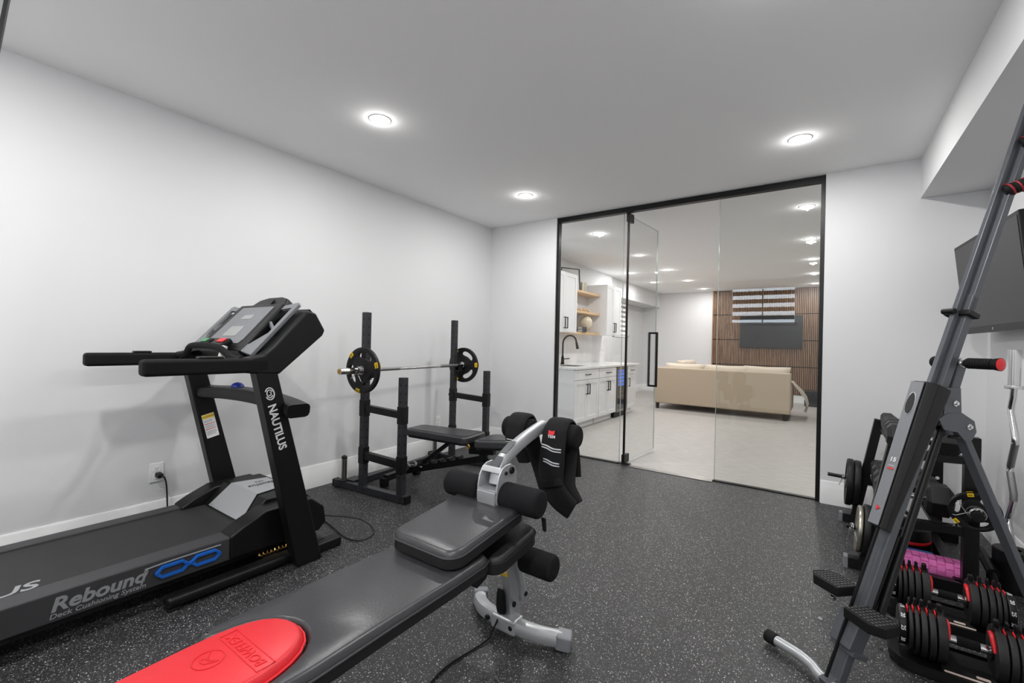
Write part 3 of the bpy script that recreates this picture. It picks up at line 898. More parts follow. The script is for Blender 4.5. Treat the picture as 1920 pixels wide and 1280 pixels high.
m = M(); m.tube([bn(.67, -.165, .42) + V((.012*math.cos(a), 0, .016*math.sin(a))) for a in [R(30*i) for i in range(12)]], .004, 6, closed=True); m.cyl(bn(.67, -.15, .42), bn(.67, -.165, .42), .006)
part('pull_pin_ring', m, brass, bench, label='brass pull ring')

# ================================================================ FOREGROUND BENCH
FX = -1.05
fb = thing('weight_bench', 'large grey and black leg-curl weight bench with a red head pad in the foreground', 'bench', (FX, 1.0, 0))
def mirror(poly): return poly + [(-x, y) for x, y in reversed(poly)]
def pad3(nm, outline, z0f, th, mt, side, bev=.022, parent=None, seg=5, sub='pad_side'):
    """upholstered pad: domed top with piping; outline in x,y; z0f(y) gives the top height"""
    m = M()
    t = bmesh.new()
    n = len(outline)
    cx = sum(p[0] for p in outline)/n; cy = sum(p[1] for p in outline)/n
    def inset(d):
        out = []
        for i in range(n):
            p0, p1, p2 = V(outline[i-1]), V(outline[i]), V(outline[(i+1) % n])
            a = (p1-p0).normalized(); b = (p2-p1).normalized()
            n1 = V((a.y, -a.x)); n2 = V((b.y, -b.x)); q = (n1+n2)
            if q.length < 1e-4: q = n1
            q.normalize(); k = d / max(.5, q.dot(n1))
            out.append(p1 - q*k*sgn)
        return out
    area = sum(outline[i-1][0]*outline[i][1]-outline[i][0]*outline[i-1][1] for i in range(n))
    sgn = 1 if area > 0 else -1
    rings = []
    for d, z in ((0, -th), (0, -bev*1.12), (.001, -bev*.9), (.004, -bev*.55), (.008, -bev*.24), (.0125, -bev*.07), (.017, 0)):
        rings.append([t.verts.new((p.x, p.y, z0f(p.y) + z)) for p in inset(d)])
    for A, B in zip(rings, rings[1:]):
        for i in range(n):
            j = (i+1) % n; t.faces.new((A[i], A[j], B[j], B[i]))
    from mathutils.geometry import delaunay_2d_cdt
    for rg in (rings[-1], rings[0]):
        ps = [V((v.co.x, v.co.y)) for v in rg]
        vo, eo, fo, ov, oe, of_ = delaunay_2d_cdt(ps, [(i, (i+1) % n) for i in range(n)], [], 1, 1e-6)
        mp_ = [rg[q[0]] if q else None for q in ov]
        for tri in fo:
            vs = [mp_[k] for k in tri]
            if None not in vs:
                try: t.faces.new(vs)
                except ValueError: pass
    bmesh.ops.recalc_face_normals(t, faces=t.faces)
    zs = {}
    me = bpy.data.meshes.new('tmp'); t.to_mesh(me); t.free(); m.b.from_mesh(me); bpy.data.meshes.remove(me)
    m.b.faces.ensure_lookup_table()
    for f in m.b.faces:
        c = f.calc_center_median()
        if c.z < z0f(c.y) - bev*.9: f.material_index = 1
    p = part(nm, m, [mt, side], parent or fb, sharp=60, wn=False, keep=True)
    m = M()
    o2 = [V((p_.x, p_.y, z0f(p_.y) - bev*.85)) for p_ in inset(-.0015)]
    m.tube(o2, .0028, 6, closed=True)
    part('piping', m, mt, p, wn=False, keep=True)
    return p
def arc(cx, cy, r, a0, a1, n=7): return [(cx + r*math.cos(R(a0+(a1-a0)*i/n)), cy + r*math.sin(R(a0+(a1-a0)*i/n))) for i in range(n+1)]
# backrest with rounded notch at its lower (near) end
notch = [(.118, .468), (.113, .50), (.104, .53), (.087, .562), (.061, .588), (.031, .602), (0, .607)]
right = [(.0, .607)] + list(reversed(notch))[1:] + [(.124, .450), (.136, .438), (.150, .438), (.162, .450), (.169, .478), (.172, .54), (.168, .75), (.166, 1.00), (.160, 1.14), (.148, 1.175), (.12, 1.185)]
outl = [(FX + x, y) for x, y in right] + [(FX - x, y) for x, y in reversed(right) if x > 0]
zb = lambda y: .487 + .004*math.sin(y*2)
pad3('backrest_pad', outl, zb, .052, vinyl, vinyl_side, .024)
# red head pad
rr = [(0, .604), (.030, .599), (.059, .585), (.084, .560), (.101, .528), (.110, .498), (.1155, .466), (.117, .40), (.114, .28), (.110, .10), (.102, -.02), (.07, -.05), (.0, -.055)]
outl = [(FX + x, y) for x, y in rr] + [(FX - x, y) for x, y in reversed(rr) if x > 0]
zr = lambda y: .502 - .0015*math.cos(y*4)
rp = pad3('head_pad', outl, zr, .075, redv, redv, .024)
m = M()
zz = zr(.4) + .0008
m.text('BOWFLEX', .030, (FX+.01, .478, zz), (-1, .0, 0), (0, -1, 0), .0012, bold=.012, shear=.15, sx=1.1)
m.rtube([V((FX+.01+x, .478+y, zz)) for x, y in ((-.088, -.019), (.088, -.019), (.088, .019), (-.088, .019))], .002, .0018, closed=True)
m.tube([V((FX-.022 + .030*math.cos(R(15*i)), .415 + .03*math.sin(R(15*i)), zz)) for i in range(24)], .0012, 6, closed=True)
m.tube([V((FX-.022+x, .415+y, zz)) for x, y in ((-.02, .012), (0, -.002), (.018, .012), (.006, -.012), (-.012, -.01), (-.002, .002))], .0014, 6, k=4)
part('lettering', m, redv, rp, wn=False)
# upper (removable) seat pad, tilted up to the front, and main seat under it
st_ = [(-.14, 1.0), (-.12, .985), (.12, .985), (.14, 1.0)]
outl = [(FX-.005+x, y) for x, y in rpoly(-.152, .152, 1.005, 1.415, .055, 6)]
ztop = lambda y: .548 + (y - 1.0)*.115
pad3('curl_pad', outl, ztop, .052, vinyl, vinyl_side, .022)
outl = [(FX+.01+x, y) for x, y in rpoly(-.15, .16, 1.20, 1.47, .05, 6)]
pad3('seat_pad', outl, lambda y: .462 + (y - 1.2)*.13, .055, vinyl_side, vinyl_side, .02)
m = M(); m.beam((FX, -.15, .405), (FX, 1.20, .405), .06, .05, bev=.005); m.beam((FX, 1.15, .395), (FX, 1.46, .40), .055, .055, bev=.005)
m.yz([(1.10, .435), (1.30, .44), (1.25, .36), (1.20, .345), (1.14, .39)], FX+.07, FX+.085, .003); m.yz([(1.10, .435), (1.30, .44), (1.25, .36), (1.20, .345), (1.14, .39)], FX-.085, FX-.07, .003)
m.beam((FX-.08, 1.2, .40), (FX+.08, 1.2, .40), .03, .03)
m.beam((FX, 1.1, .44), (FX, 1.4, .50), .05, .07, bev=.004)
part('frame', m, satin, fb, keep=True)
m = M(); m.beam((FX, -.05, .385), (FX, -.12, .03), .05, .05, bev=.004); m.rtube([(FX-.26, -.12, .03), (FX, -.12, .05), (FX+.26, -.12, .03)], .055, .05, k=3); part('rear_leg', m, silver, fb)
# front post and foot
m = M(); m.rtube([(FX+.0, 1.545, .05), (FX, 1.52, .20), (FX, 1.47, .36), (FX, 1.42, .50), (FX, 1.385, .60)], .058, .05, up=(1, 0, 0), k=3)
fp = part('front_post', m, silver, fb)
m = M(); m.box((FX-.028-.001, 1.50, .31), (.002, .045, .10), 0, (-16, 0, 0)); m.box((FX, 1.487-.0285, .30), (.046, .002, .10), 0, (14, 0, 0)); sk_ = part('warning_sticker', m, yellow, fp, label='yellow and white warning sticker', wn=False, keep=True)
m = M(); m.box((FX, 1.486-.0295, .292), (.042, .001, .05), 0, (14, 0, 0)); part('small_print', m, whitep, fp, wn=False)
m = M(); m.rtube([(FX-.215, 1.60, .036), (FX-.19, 1.565, .036), (FX-.13, 1.525, .045), (FX-.05, 1.505, .05), (FX+.05, 1.503, .05), (FX+.14, 1.52, .045), (FX+.225, 1.56, .036)], .058, .056, k=4, c=.35)
ff = part('front_foot', m, silver, fb)
m = M(); m.beam((FX-.062, 1.506, .05), (FX+.062, 1.504, .05), .068, .064, bev=.012, seg=3); part('foot_clamp', m, silver, ff)
m = M(); m.beam((FX-.205, 1.588, .036), (FX-.232, 1.622, .034), .068, .066, bev=.012, seg=3); m.beam((FX+.205, 1.553, .036), (FX+.262, 1.578, .03), .068, .060, bev=.010, seg=3)
part('foot_cap', m, grey_plastic, ff)
m = M()
for xx, zz_ in ((FX-.08, .05), (FX+.04, .05)): m.cyl((xx, 1.470, zz_), (xx, 1.480, zz_), .011, n=16, bev=.002)
part('bolt', m, black, ff)
m = M()
for y, z in ((1.505, .13), (1.455, .40)): m.cyl((FX+.030, y, z), (FX+.038, y, z), .011, n=16, bev=.002)
part('bolt', m, black, fp)
m = M(); m.yz([(1.478, .165), (1.488, .185), (1.498, .16), (1.508, .09), (1.50, .070), (1.485, .078), (1.476, .11)], FX-.040, FX-.004, .006, 3); part('strap_loop', m, soft, fb, label='black strap wound on the post')
m = M(); m.tube([(FX-.02, 1.485, .085), (FX-.03, 1.45, .03), (FX-.03, 1.40, .008), (FX-.06, 1.2, .006), (FX-.03, 1.0, .006), (FX-.02, .8, .006)], .0035, 6, k=5); part('strap_end', m, soft, fb)
# bracket: two cheek plates with floor
cheek = [(1.335, .60), (1.336, .65), (1.346, .69), (1.365, .715), (1.39, .726), (1.425, .727), (1.452, .712), (1.466, .685), (1.465, .65), (1.452, .62), (1.435, .59), (1.41, .560), (1.35, .556)]
BX = FX + .014
m = M(); m.yz(cheek, BX-.052, BX-.045, .002); m.yz(cheek, BX+.038, BX+.045, .002); m.bb(BX-.047, BX+.040, 1.332, 1.43, .632, .638)
m.yz([(1.327, .60), (1.327, .632), (1.334, .632), (1.345, .565), (1.338, .562)], BX-.046, BX+.039, .001)
m.yz([(1.355, .700), (1.365, .722), (1.378, .715), (1.368, .695)], BX-.046, BX+.039, .003)
br = part('pivot_bracket', m, silver, fb, keep=True)
m = M(); m.cyl((BX+.045, 1.425, .702), (BX+.054, 1.425, .702), .014, n=18, bev=.003); m.cyl((BX+.045, 1.388, .698), (BX+.052, 1.388, .698), .007, n=16, bev=.002); part('bolt', m, black, br)
# curved arm up to the top rollers
m = M(); m.rtube([(FX+.008, 1.395, .645), (FX+.008, 1.41, .69), (FX+.006, 1.445, .728), (FX+.004, 1.50, .755), (FX, 1.60, .785), (FX, 1.69, .808), (FX, 1.76, .822)], .050, .048, up=(1, 0, 0), k=5, c=.3)
arm = part('curl_arm', m, silver, fb)
m = M(); m.prism(rpoly(-.016, .016, -.024, .024, .004), V((FX+.007, 1.404, .731)), (1, 0, 0), V((0, .72, .69)).normalized(), .0012); m.prism(rpoly(-.016, .016, -.040, .040, .004), V((FX+.005, 1.478, .7745)), (1, 0, 0), V((0, .90, .44)).normalized(), .0012)
part('instruction_sticker', m, mat('sticker_grey', (70, 72, 76), .5), arm, label='dark printed sticker', wn=False)
# lower leg lever
m = M(); m.rtube([(FX+.01, 1.42, .60), (FX+.012, 1.455, .50), (FX+.02, 1.50, .36), (FX+.02, 1.56, .20), (FX+.02, 1.585, .12)], .04, .045, up=(1, 0, 0), k=3, c=.35); lv = part('leg_lever', m, silver, fb)
m = M()
for y, z in ((1.578, .145), (1.484, .42)): m.cyl((FX+.040, y, z), (FX+.047, y, z), .010, n=16, bev=.002)
part('bolt', m, black, lv)
# foam rollers
def roller(x0, x1, y, z, r, name='roller_pad'):
    m = M(); m.cyl((x0, y, z), (x1, y, z), r, n=32, bev=.014, seg=4); p = part(name, m, foam, fb)
    m = M(); e = x1 if abs(x1-FX) > abs(x0-FX) else x0
    s_ = 1 if e > FX else -1
    m.cyl((e - s_*.006, y, z), (e + s_*.0015, y, z), r*.56, n=28, bev=.002); part('end_disc', m, soft, p)
for z, y, a, b, r in ((.612, 1.39, .050, .222, .052), (.797, 1.745, .032, .192, .051), (.335, 1.50, .075, .222, .050)):
    m = M(); m.cyl((FX-b+.01, y, z), (FX+b-.01, y, z), .012, n=16); part('roller_bar', m, silver, fb)
    roller(FX-b-.005, FX-a-.004, y, z, r); roller(FX+a, FX+b, y, z, r)

# ================================================================ WEIGHT VEST draped over the top rollers
vest = thing('weight_vest', 'black padded weight vest with silver stripes draped over the top rollers of the bench', 'vest', (FX+.10, 1.70, .45))
def ribbon(path, w0, th, nm='strap', k=6, ws=None, parent=vest, mt=None):
    pts = smooth(path, k); n = len(pts)
    t = bmesh.new(); rings = []
    for i, p in enumerate(pts):
        d = (pts[min(i+1, n-1)] - pts[max(i-1, 0)]).normalized()
        a = V((1, 0, 0)); a = (a - d*a.dot(d)).normalized(); u = d.cross(a)
        f = i/(n-1)
        w = w0 if ws is None else ws[min(int(f*(len(ws)-1)), len(ws)-2)]*(1-(f*(len(ws)-1)) % 1) + ws[min(int(f*(len(ws)-1))+1, len(ws)-1)]*((f*(len(ws)-1)) % 1) if f < 1 else ws[-1]
        sec = [(-w/2, 0), (-w/2+th*.3, th*.42), (-w*.3, th*.5), (0, th*.55), (w*.3, th*.5), (w/2-th*.3, th*.42), (w/2, 0), (w/2-th*.3, -th*.42), (0, -th*.45), (-w/2+th*.3, -th*.42)]
        rings.append([t.verts.new(p + a*x + u*y) for x, y in sec])
    m_ = len(rings[0])
    for A, B in zip(rings, rings[1:]):
        for j in range(m_): t.faces.new((A[j], A[(j+1) % m_], B[(j+1) % m_], B[j]))
    t.faces.new(rings[0]); t.faces.new(list(reversed(rings[-1])))
    bmesh.ops.recalc_face_normals(t, faces=t.faces)
    m = M(); m._take(t)
    return part(nm, m, mt or soft, parent, sharp=70, wn=False, keep=True)
fabric = mat('black_neoprene', (24, 24, 25), .85, spec=.25, bump=(350, .3))
gry = mat('reflective_stripe', (196, 198, 200), .5)
ry_, rz_, rr_ = 1.745, .797, .064
def over(xc, dxf, front_end, back_end, ws, nm):
    top = [(xc, ry_ + rr_*math.cos(R(a)), rz_ + rr_*math.sin(R(a))) for a in (10, 40, 70, 95, 120, 150, 175)]
    return ribbon(back_end + top + front_end, .1, .022, nm, ws=ws, mt=fabric)
xr_ = FX + .105
f_end = [(xr_-.002, 1.672, .74), (xr_-.004, 1.670, .69), (xr_-.008, 1.672, .63), (xr_+.000, 1.674, .585), (xr_+.030, 1.676, .545), (xr_+.068, 1.678, .518), (xr_+.095, 1.68, .502)]
vp = over(xr_, 0, f_end, [(xr_+.02, 1.815, .60), (xr_+.01, 1.815, .68), (xr_+.0, 1.812, .75)], [.095, .105, .10, .095, .105, .115, .12, .125, .125, .115, .10], 'front_panel')
xl_ = FX - .105
over(xl_, 0, [(xl_, 1.674, .765), (xl_+.01, 1.685, .735), (xl_+.02, 1.705, .70), (xl_+.03, 1.725, .65)], [(xl_+.09, 1.84, .48), (xl_+.06, 1.83, .58), (xl_+.02, 1.82, .70)], [.08, .09, .09, .10, .10, .09, .07], 'shoulder_strap')
ribbon([(FX+.055, 1.80, .78), (FX+.05, 1.79, .70), (FX+.055, 1.77, .62), (FX+.04, 1.76, .56), (FX+.01, 1.75, .49)], .05, .016, 'side_strap', mt=fabric)
ribbon([(xr_+.040, 1.76, .76), (xr_+.042, 1.75, .69), (xr_+.046, 1.73, .63), (xr_+.058, 1.71, .585), (xr_+.085, 1.70, .55), (xr_+.105, 1.695, .525)], .07, .02, 'side_panel', mt=fabric)
m = M()
for z in (.756, .745, .696, .685):
    m.rtube([(xr_-.052, 1.6645, z+.006), (xr_-.022, 1.6570, z+.004), (xr_, 1.6560, z-.003), (xr_+.020, 1.6565, z-.005), (xr_+.044, 1.6640, z-.005)], .005, .005, k=4)
for z in (.758, .747): m.rtube([(xl_-.03, 1.662, z), (xl_, 1.659, z), (xl_+.05, 1.668, z)], .005, .003, k=3)
for z in (.592, .58): m.rtube([(FX+.025, 1.7575, z), (FX+.055, 1.7525, z), (FX+.07, 1.7575, z-.003)], .005, .003, k=3)
part('reflective_stripe', m, gry, vest, wn=False)
m = M(); m.rtube([(xr_-.055, 1.663, .588), (xr_-.01, 1.653, .598), (xr_+.03, 1.652, .612), (xr_+.05, 1.665, .618)], .006, .030, k=3, up=(0, 0, 1)); part('waist_strap', m, soft, vest)
m = M()
lc = V((xr_-.006, 1.666, .812)); lu = V((0, .26, .966)).normalized()
m.text('YES4', .018, lc + V((0, -.0005, -.012)), (1, 0, 0), lu, .0005, bold=.03)
part('lettering', m, whitep, vest, label='white and red chest logo', wn=False)
m = M(); m.prism([(-.016, -.006), (-.008, -.013), (.008, -.013), (.016, -.006), (.014, .008), (.004, .004), (-.004, .004), (-.014, .008)], lc + V((0, -.0008, .008)), (1, 0, 0), lu, -.0012)
part('logo_emblem', m, redp, vest, label='red emblem', wn=False)
m = M(); m.prism([(-.009, 0), (.009, 0), (.013, -.045), (.006, -.05), (-.002, -.045)], (FX+.215, 1.42, .555), (1, 0, 0), (0, 0, 1), .004); part('velcro_tab', m, soft, fb)

# ================================================================ VERTICAL CLIMBER at the right
c0 = V((.022, 1.905, 0)); cD = V((.7071, .7071, 0)); cE = V((-.7071, .7071, 0)); Z = V((0, 0, 1))
def cw(e, d, z): return c0 + cE*e + cD*d + Z*z
LN = V((0, .400, 1)).normalized()
mx_ = (cD*LN.y + Z*LN.z)           # mast direction
fx_ = (cD*LN.z - Z*LN.y)           # across the mast, away from the user
def cm(e, f, s): return cw(e, .03, 0) + mx_*s + fx_*f      # e sideways, f depth, s along the mast
cl = thing('vertical_climber', 'grey folding vertical climber with slanted mast and red-tipped grips on the right', 'exercise machine', c0)
m = M(); m.beam(cm(0, 0, .02), cm(0, 0, 1.52), .032, .052, up=cE, bev=.004); mast = part('lower_mast', m, slate, cl)
m = M(); m.beam(cm(0, .0, 1.44), cm(0, 0, 2.35), .026, .052, up=cE, bev=.003)
m.beam(cm(0, -.034, 1.0), cm(0, -.034, 2.35), .022, .016, up=cE, bev=.003)
part('upper_mast', m, slate, cl, keep=True)
m = M(); m.beam(cm(.0, -.041, .05), cm(0, -.041, 1.0), .010, .006, up=cE); m.beam(cm(0, .032, .3), cm(0, .032, .95), .016, .008, up=cE)
part('slide_track', m, satin, mast)
m = M(); m.beam(cm(0, -.004, 1.435), cm(0, -.004, 1.455), .052, .085, up=cE, bev=.004); m.cyl(cm(.03, -.05, 1.44), cm(-.01, -.05, 1.44), .011, n=14, bev=.002); part('mast_clamp', m, satin, cl, keep=True)
m = M(); m.cyl(cm(-.02, .062, .30), cm(-.0, .075, 1.06), .013, n=14); m.cyl(cm(.0, .05, .30), cm(.0, .055, .6), .009, n=12); part('gas_strut', m, satin, cl, keep=True)
# housing (tapered box)
def slab(poly_top, poly_bot, s0, s1, m_):
    t = bmesh.new(); n = len(poly_top)
    B = [t.verts.new(cm(e, f, s0)) for e, f in poly_bot]; A = [t.verts.new(cm(e, f, s1)) for e, f in poly_top]
    t.faces.new(A); t.faces.new(B)
    for i in range(n): t.faces.new((A[i], A[(i+1) % n], B[(i+1) % n], B[i]))
    bmesh.ops.recalc_face_normals(t, faces=t.faces)
    bmesh.ops.bevel(t, geom=t.edges[:], offset=.003, segments=2, affect='EDGES', profile=.5)
    m_._take(t)
m = M()
slab([(.024, -.078), (.024, .012), (-.040, .012), (-.047, .0), (-.047, -.055), (-.022, -.078)], [(.022, -.058), (.022, -.02), (-.026, -.02), (-.030, -.025), (-.030, -.044), (-.018, -.058)], .60, 1.150, m)
hs = part('housing', m, satin, cl)
m = M()
slab([(.026, -.086), (.026, -.077), (-.016, -.077), (-.020, -.086)], [(.023, -.066), (.023, -.057), (-.012, -.057), (-.016, -.066)], .605, 1.145, m)
hf = part('housing_front', m, grey_plastic, hs)
m = M()
def onf(e, s): k = (s-.605)/.54; return cm(e, -.0868 + (1-k)*.020, s)
m.sweep([onf(.003 + .013*math.cos(R(a)), 1.06 + .042*math.sin(R(a))) for a in range(0, 360, 20)], [(.002*math.cos(R(a)), .002*math.sin(R(a))) for a in range(0, 360, 60)], closed=True)
part('grip_rim', m, silver, hf, wn=False)
m = M(); m.prism([(.013*math.cos(R(a)), .040*math.sin(R(a))) for a in range(0, 360, 20)], onf(.003, 1.06) - fx_*.0008, -cE, mx_, .002); part('grip_recess', m, black, hf, wn=False)
m = M(); m.text('15', .022, onf(.001, .845) - fx_*.0006, -cE, mx_, .0005, bold=.03); m.text('CLIMBER', .006, onf(.001, .822) - fx_*.0006, -cE, mx_, .0005)
part('lettering', m, whitep, hf, label='white number', wn=False)
m = M(); m.prism(rpoly(-.010, .010, -.003, .003, .001), onf(.001, .812) - fx_*.0006, -cE, mx_, .001); m.prism([(-.006, -.01), (.006, 0), (-.006, .01)], onf(0, .665) - fx_*.0006, -cE, mx_, .001); part('red_mark', m, redp, hf, wn=False, label='red marks')
# rear post, joint and strut
m = M(); m.beam(cw(-.0, .475, .985), cw(0, .535, 1.155), .036, .056, up=cE, bev=.004); part('handle_post', m, slate, cl)
m = M()
hpoly = [(.415, .965), (.455, .985), (.52, .985), (.575, .955), (.585, .915), (.565, .885), (.53, .885), (.50, .915), (.44, .925)]
m.prism(hpoly, c0 - cE*.034, cD, Z, .006, .002); m.prism(hpoly, c0 + cE*.030, cD, Z, .006, .002)
hpol2 = [(.44, .955), (.445, 1.045), (.46, 1.075), (.515, 1.075), (.52, .985), (.50, .96)]
m.prism(hpol2, c0 - cE*.031, cD, Z, .006, .002); m.prism(hpol2, c0 + cE*.025, cD, Z, .006, .002)
m.beam(cw(-.032, .45, .95), cw(.032, .45, .95), .05, .02)
jb = part('hinge_bracket', m, slate, cl, keep=True)
m = M()
for d, z in ((.485, 1.02), (.548, .935)): m.cyl(cw(-.036, d, z), cw(-.044, d, z), .012, n=6, bev=.001); m.cyl(cw(-.044, d, z), cw(-.050, d, z), .006, n=12)
part('bolt', m, chrome, jb)
m = M(); m.tube([cw(-.02 + .016*math.cos(R(a)), .51+.02*math.sin(R(a)), .895) for a in range(0, 360, 30)], .004, 6, closed=True); part('pin_ring', m, satin, jb)
m = M(); m.beam(cw(-.01, .55, .915), cw(-.01, 1.035, .03), .028, .032, up=cE, bev=.004); rs = part('rear_strut', m, slate, cl)
m = M(); m.beam(cw(-.01, 1.025, .03), cw(-.01, 1.055, .005), .05, .05, up=cE, bev=.004); part('strut_foot', m, soft, rs)
# grips
def grip(p0, p1, r, ringm, cap=True, nm='grip'):
    p0, p1 = V(p0), V(p1); d = (p1-p0); L = d.length; d.normalize()
    prof = [(0, 0), (r*.8, 0), (r*.92, L*.04)]
    n = 9
    for i in range(n):
        a = L*(.06 + .70*i/n); b = L*.70/n
        prof += [(r*1.0, a), (r*1.06, a + b*.45), (r*1.0, a + b*.85), (r*.9, a + b*.92)]
    prof += [(r*1.05, L*.80), (r*1.12, L*.88), (r*1.22, L*.96)]
    prof += [(r*1.22, L*.985)] if cap else [(r*1.0, L), (0, L*1.01)]
    if cap: prof += [(0, L*.985)]
    m = M(); m.lathe(prof, p0, d, 28); g = part(nm, m, soft, cl, sharp=50, wn=False)
    if cap:
        m = M(); m.lathe([(r*1.15, L*.985), (r*1.05, L*1.0), (r*.5, L*1.02), (0, L*1.03)], p0, d, 28); part('end_cap', m, redp, g, label='red end cap', wn=False)
    if ringm:
        m = M(); pts = []
        for i in range(90):
            a = i*.6; pts.append(p0 + d*(L*(.05+.9*i/90)))
        q = d.orthogonal().normalized(); q2 = d.cross(q)
        m.tube([pt + (q*math.cos(i*.6) + q2*math.sin(i*.6))*r*1.03 for i, pt in enumerate(pts)], .0035, 6); part('spiral_band', m, mat('dark_red_rubber', (150, 30, 38), .6), g, label='red spiral band', wn=False)
    return g
hb_ = cw(0, .535, 1.165)
m = M(); m.cyl(hb_ + cE*.06, hb_ - cE*.06, .013, n=18); m.cyl(hb_ - cE*.028, hb_ + cE*.028, .019, n=18, bev=.003); part('handle_bar', m, chrome, cl, keep=True)
grip(hb_ - cE*.036, hb_ - cE*.138, .0185, False)
grip(hb_ + cD*.01 + cE*.030, hb_ + cD*.03 + cE*.085, .0185, False)
for s_, sg in ((1.965, 1), (2.165, 1)):
    a_ = cm(0, .0, s_)
    dv = (cD*.62 + Z*.30 - cE*.55).normalized()
    g = grip(a_ - dv*.035 - cE*.03, a_ + dv*.17 - cE*.04, .022, True, False, 'upper_grip')
m = M(); m.cyl(cm(-.03, 0, 1.965), cm(.03, 0, 1.965), .012, n=14); m.cyl(cm(-.03, 0, 2.165), cm(.03, 0, 2.165), .012, n=14); part('grip_bracket', m, slate, cl)
# pedals
def pedal(e, s, d0, nm='pedal'):
    o = cm(e, -.03, s)
    ux = (-cE if e < 0 else cE); uy = -cD
    m = M()
    poly = [(-.02, -.045), (.065, -.052), (.10, -.04), (.108, .025), (.075, .055), (-.02, .05)]
    m.prism(poly, o, ux, uy, .034 if ux.cross(uy).z > 0 else -.034, .004, 2)
    p = part(nm, m, soft, cl)
    m = M()
    for i in range(8):
        for j in range(6):
            c = o + ux*(-.012 + .014*i) + uy*(-.035 + .014*j) + Z*.0345
            m.box(c, (.008, .008, .001), 0, (0, 0, 45))
    part('stud_pattern', m, mat('tread_grey', (66, 66, 68), .7), p, wn=False)
    return p
pedal(-.035, .285, 0); pedal(.045, .33, 0)
m = M(); m.beam(cm(0, -.01, .17), cm(0, -.0, .285), .060, .082, up=cE, bev=.006); m.beam(cm(0, .01, .155), cm(0, .01, .175), .066, .09, up=cE, bev=.004); part('pedal_carriage', m, slate, cl, keep=True)
m = M()
for e, f, s in ((.045, -.06, .30), (.05, -.065, .34), (-.045, .05, .29), (-.05, .07, .22), (.05, -.07, .21)): m.cyl(cm(e, f, s), cm(e*1.3, f, s), .009, n=6, bev=.001)
part('nut', m, chrome, cl)
# front foot tube
m = M(); m.tube([cw(.255, .008, .032), cw(.20, .024, .033), cw(.142, .037, .035), cw(.085, .036, .037), cw(.035, .022, .038), cw(-.035, .022, .038), cw(-.085, .036, .037), cw(-.142, .037, .035), cw(-.20, .024, .033), cw(-.255, .008, .032)], .0185, 18, k=5); ft = part('front_foot', m, silver, cl)
m = M(); m.cyl(cw(.232, .0145, .032), cw(.272, .004, .031), .024, n=22, bev=.003); m.cyl(cw(-.232, .0145, .032), cw(-.272, .004, .031), .024, n=22, bev=.003); part('rubber_cap', m, soft, ft)
m = M(); m.beam(cw(0, .0, .035), cw(0, .06, .05), .04, .036, bev=.004); part('foot_joint', m, slate, ft)

# ================================================================ DUMBBELL RACK
DX = V((.40, 3.5, 0))
dr = thing('dumbbell_rack', 'black steel three-tier dumbbell rack along the right wall', 'rack', DX)
ys = (3.12, 3.93)
for y in ys:
    m = M(); m.beam((.13, y, .03), (.72, y, .03), .05, .055, bev=.003); fbm = part('foot_beam', m, black, dr)
    m = M(); m.beam((.205, y, .055), (.325, y, .735), .05, .05, up=(0, 1, 0), bev=.003); part('front_upright', m, black, dr)
    m = M(); m.beam((.615, y, .055), (.615, y, .785), .058, .055, up=(0, 1, 0), bev=.004); part('rear_upright', m, black, dr)
    m = M(); m.beam((.30, y, .655), (.615, y, .670), .045, .040, bev=.003); m.beam((.26, y, .300), (.615, y, .315), .045, .045, bev=.003)
    part('cross_rail', m, black, dr)
    m = M(); m.beam((.43, y+.0, .30), (.37, y+.0, .36), .03, .014, bev=.002); m.beam((.43, y, .66), (.50, y, .72), .03, .014, bev=.002)
    part('cradle_bracket', m, black, dr)
    m = M(); m.beam((.115, y, .03), (.135, y, .03), .056, .062, bev=.003); part('end_cap', m, grey_plastic, fbm)
    m = M()
    for x, z in ((.56, .69), (.40, .68), (.56, .335), (.35, .32)): m.cyl((x, y, z), (x, y, z+.012), .010, n=6)
    m.cyl((.615, y-.028, .70), (.615, y-.036, .70), .011, n=6); m.cyl((.615, y-.028, .40), (.615, y-.036, .40), .011, n=6)
    part('bolt', m, chrome, fbm)
for (x0, z0), (x1, z1) in (((.345, .675), (.515, .695)), ((.300, .325), (.485, .345))):
    m = M(); m.beam((x0, ys[0]-.04, z0), (x0, ys[1]+.04, z0), .04, .02, bev=.002); m.beam((x1, ys[0]-.04, z1), (x1, ys[1]+.04, z1), .04, .02, bev=.002); part('cradle_rail', m, black, dr)
m = M(); m.beam((.59, ys[0], .03), (.59, ys[1], .03), .05, .055); part('rear_beam', m, black, dr)
m = M(); m.cyl((.615, 3.09, .437), (.612, 2.97, .430), .0235, n=20, bev=.003); hn1 = part('plate_horn', m, black, dr)
m = M(); m.cyl((.29, 3.93, .30), (.045, 3.93, .312), .0125, n=18, bev=.002); part('plate_horn', m, black, dr)
m = M(); m.cyl((.24, 3.12, .215), (.125, 3.12, .225), .0125, n=18, bev=.002); part('plate_horn', m, black, dr)

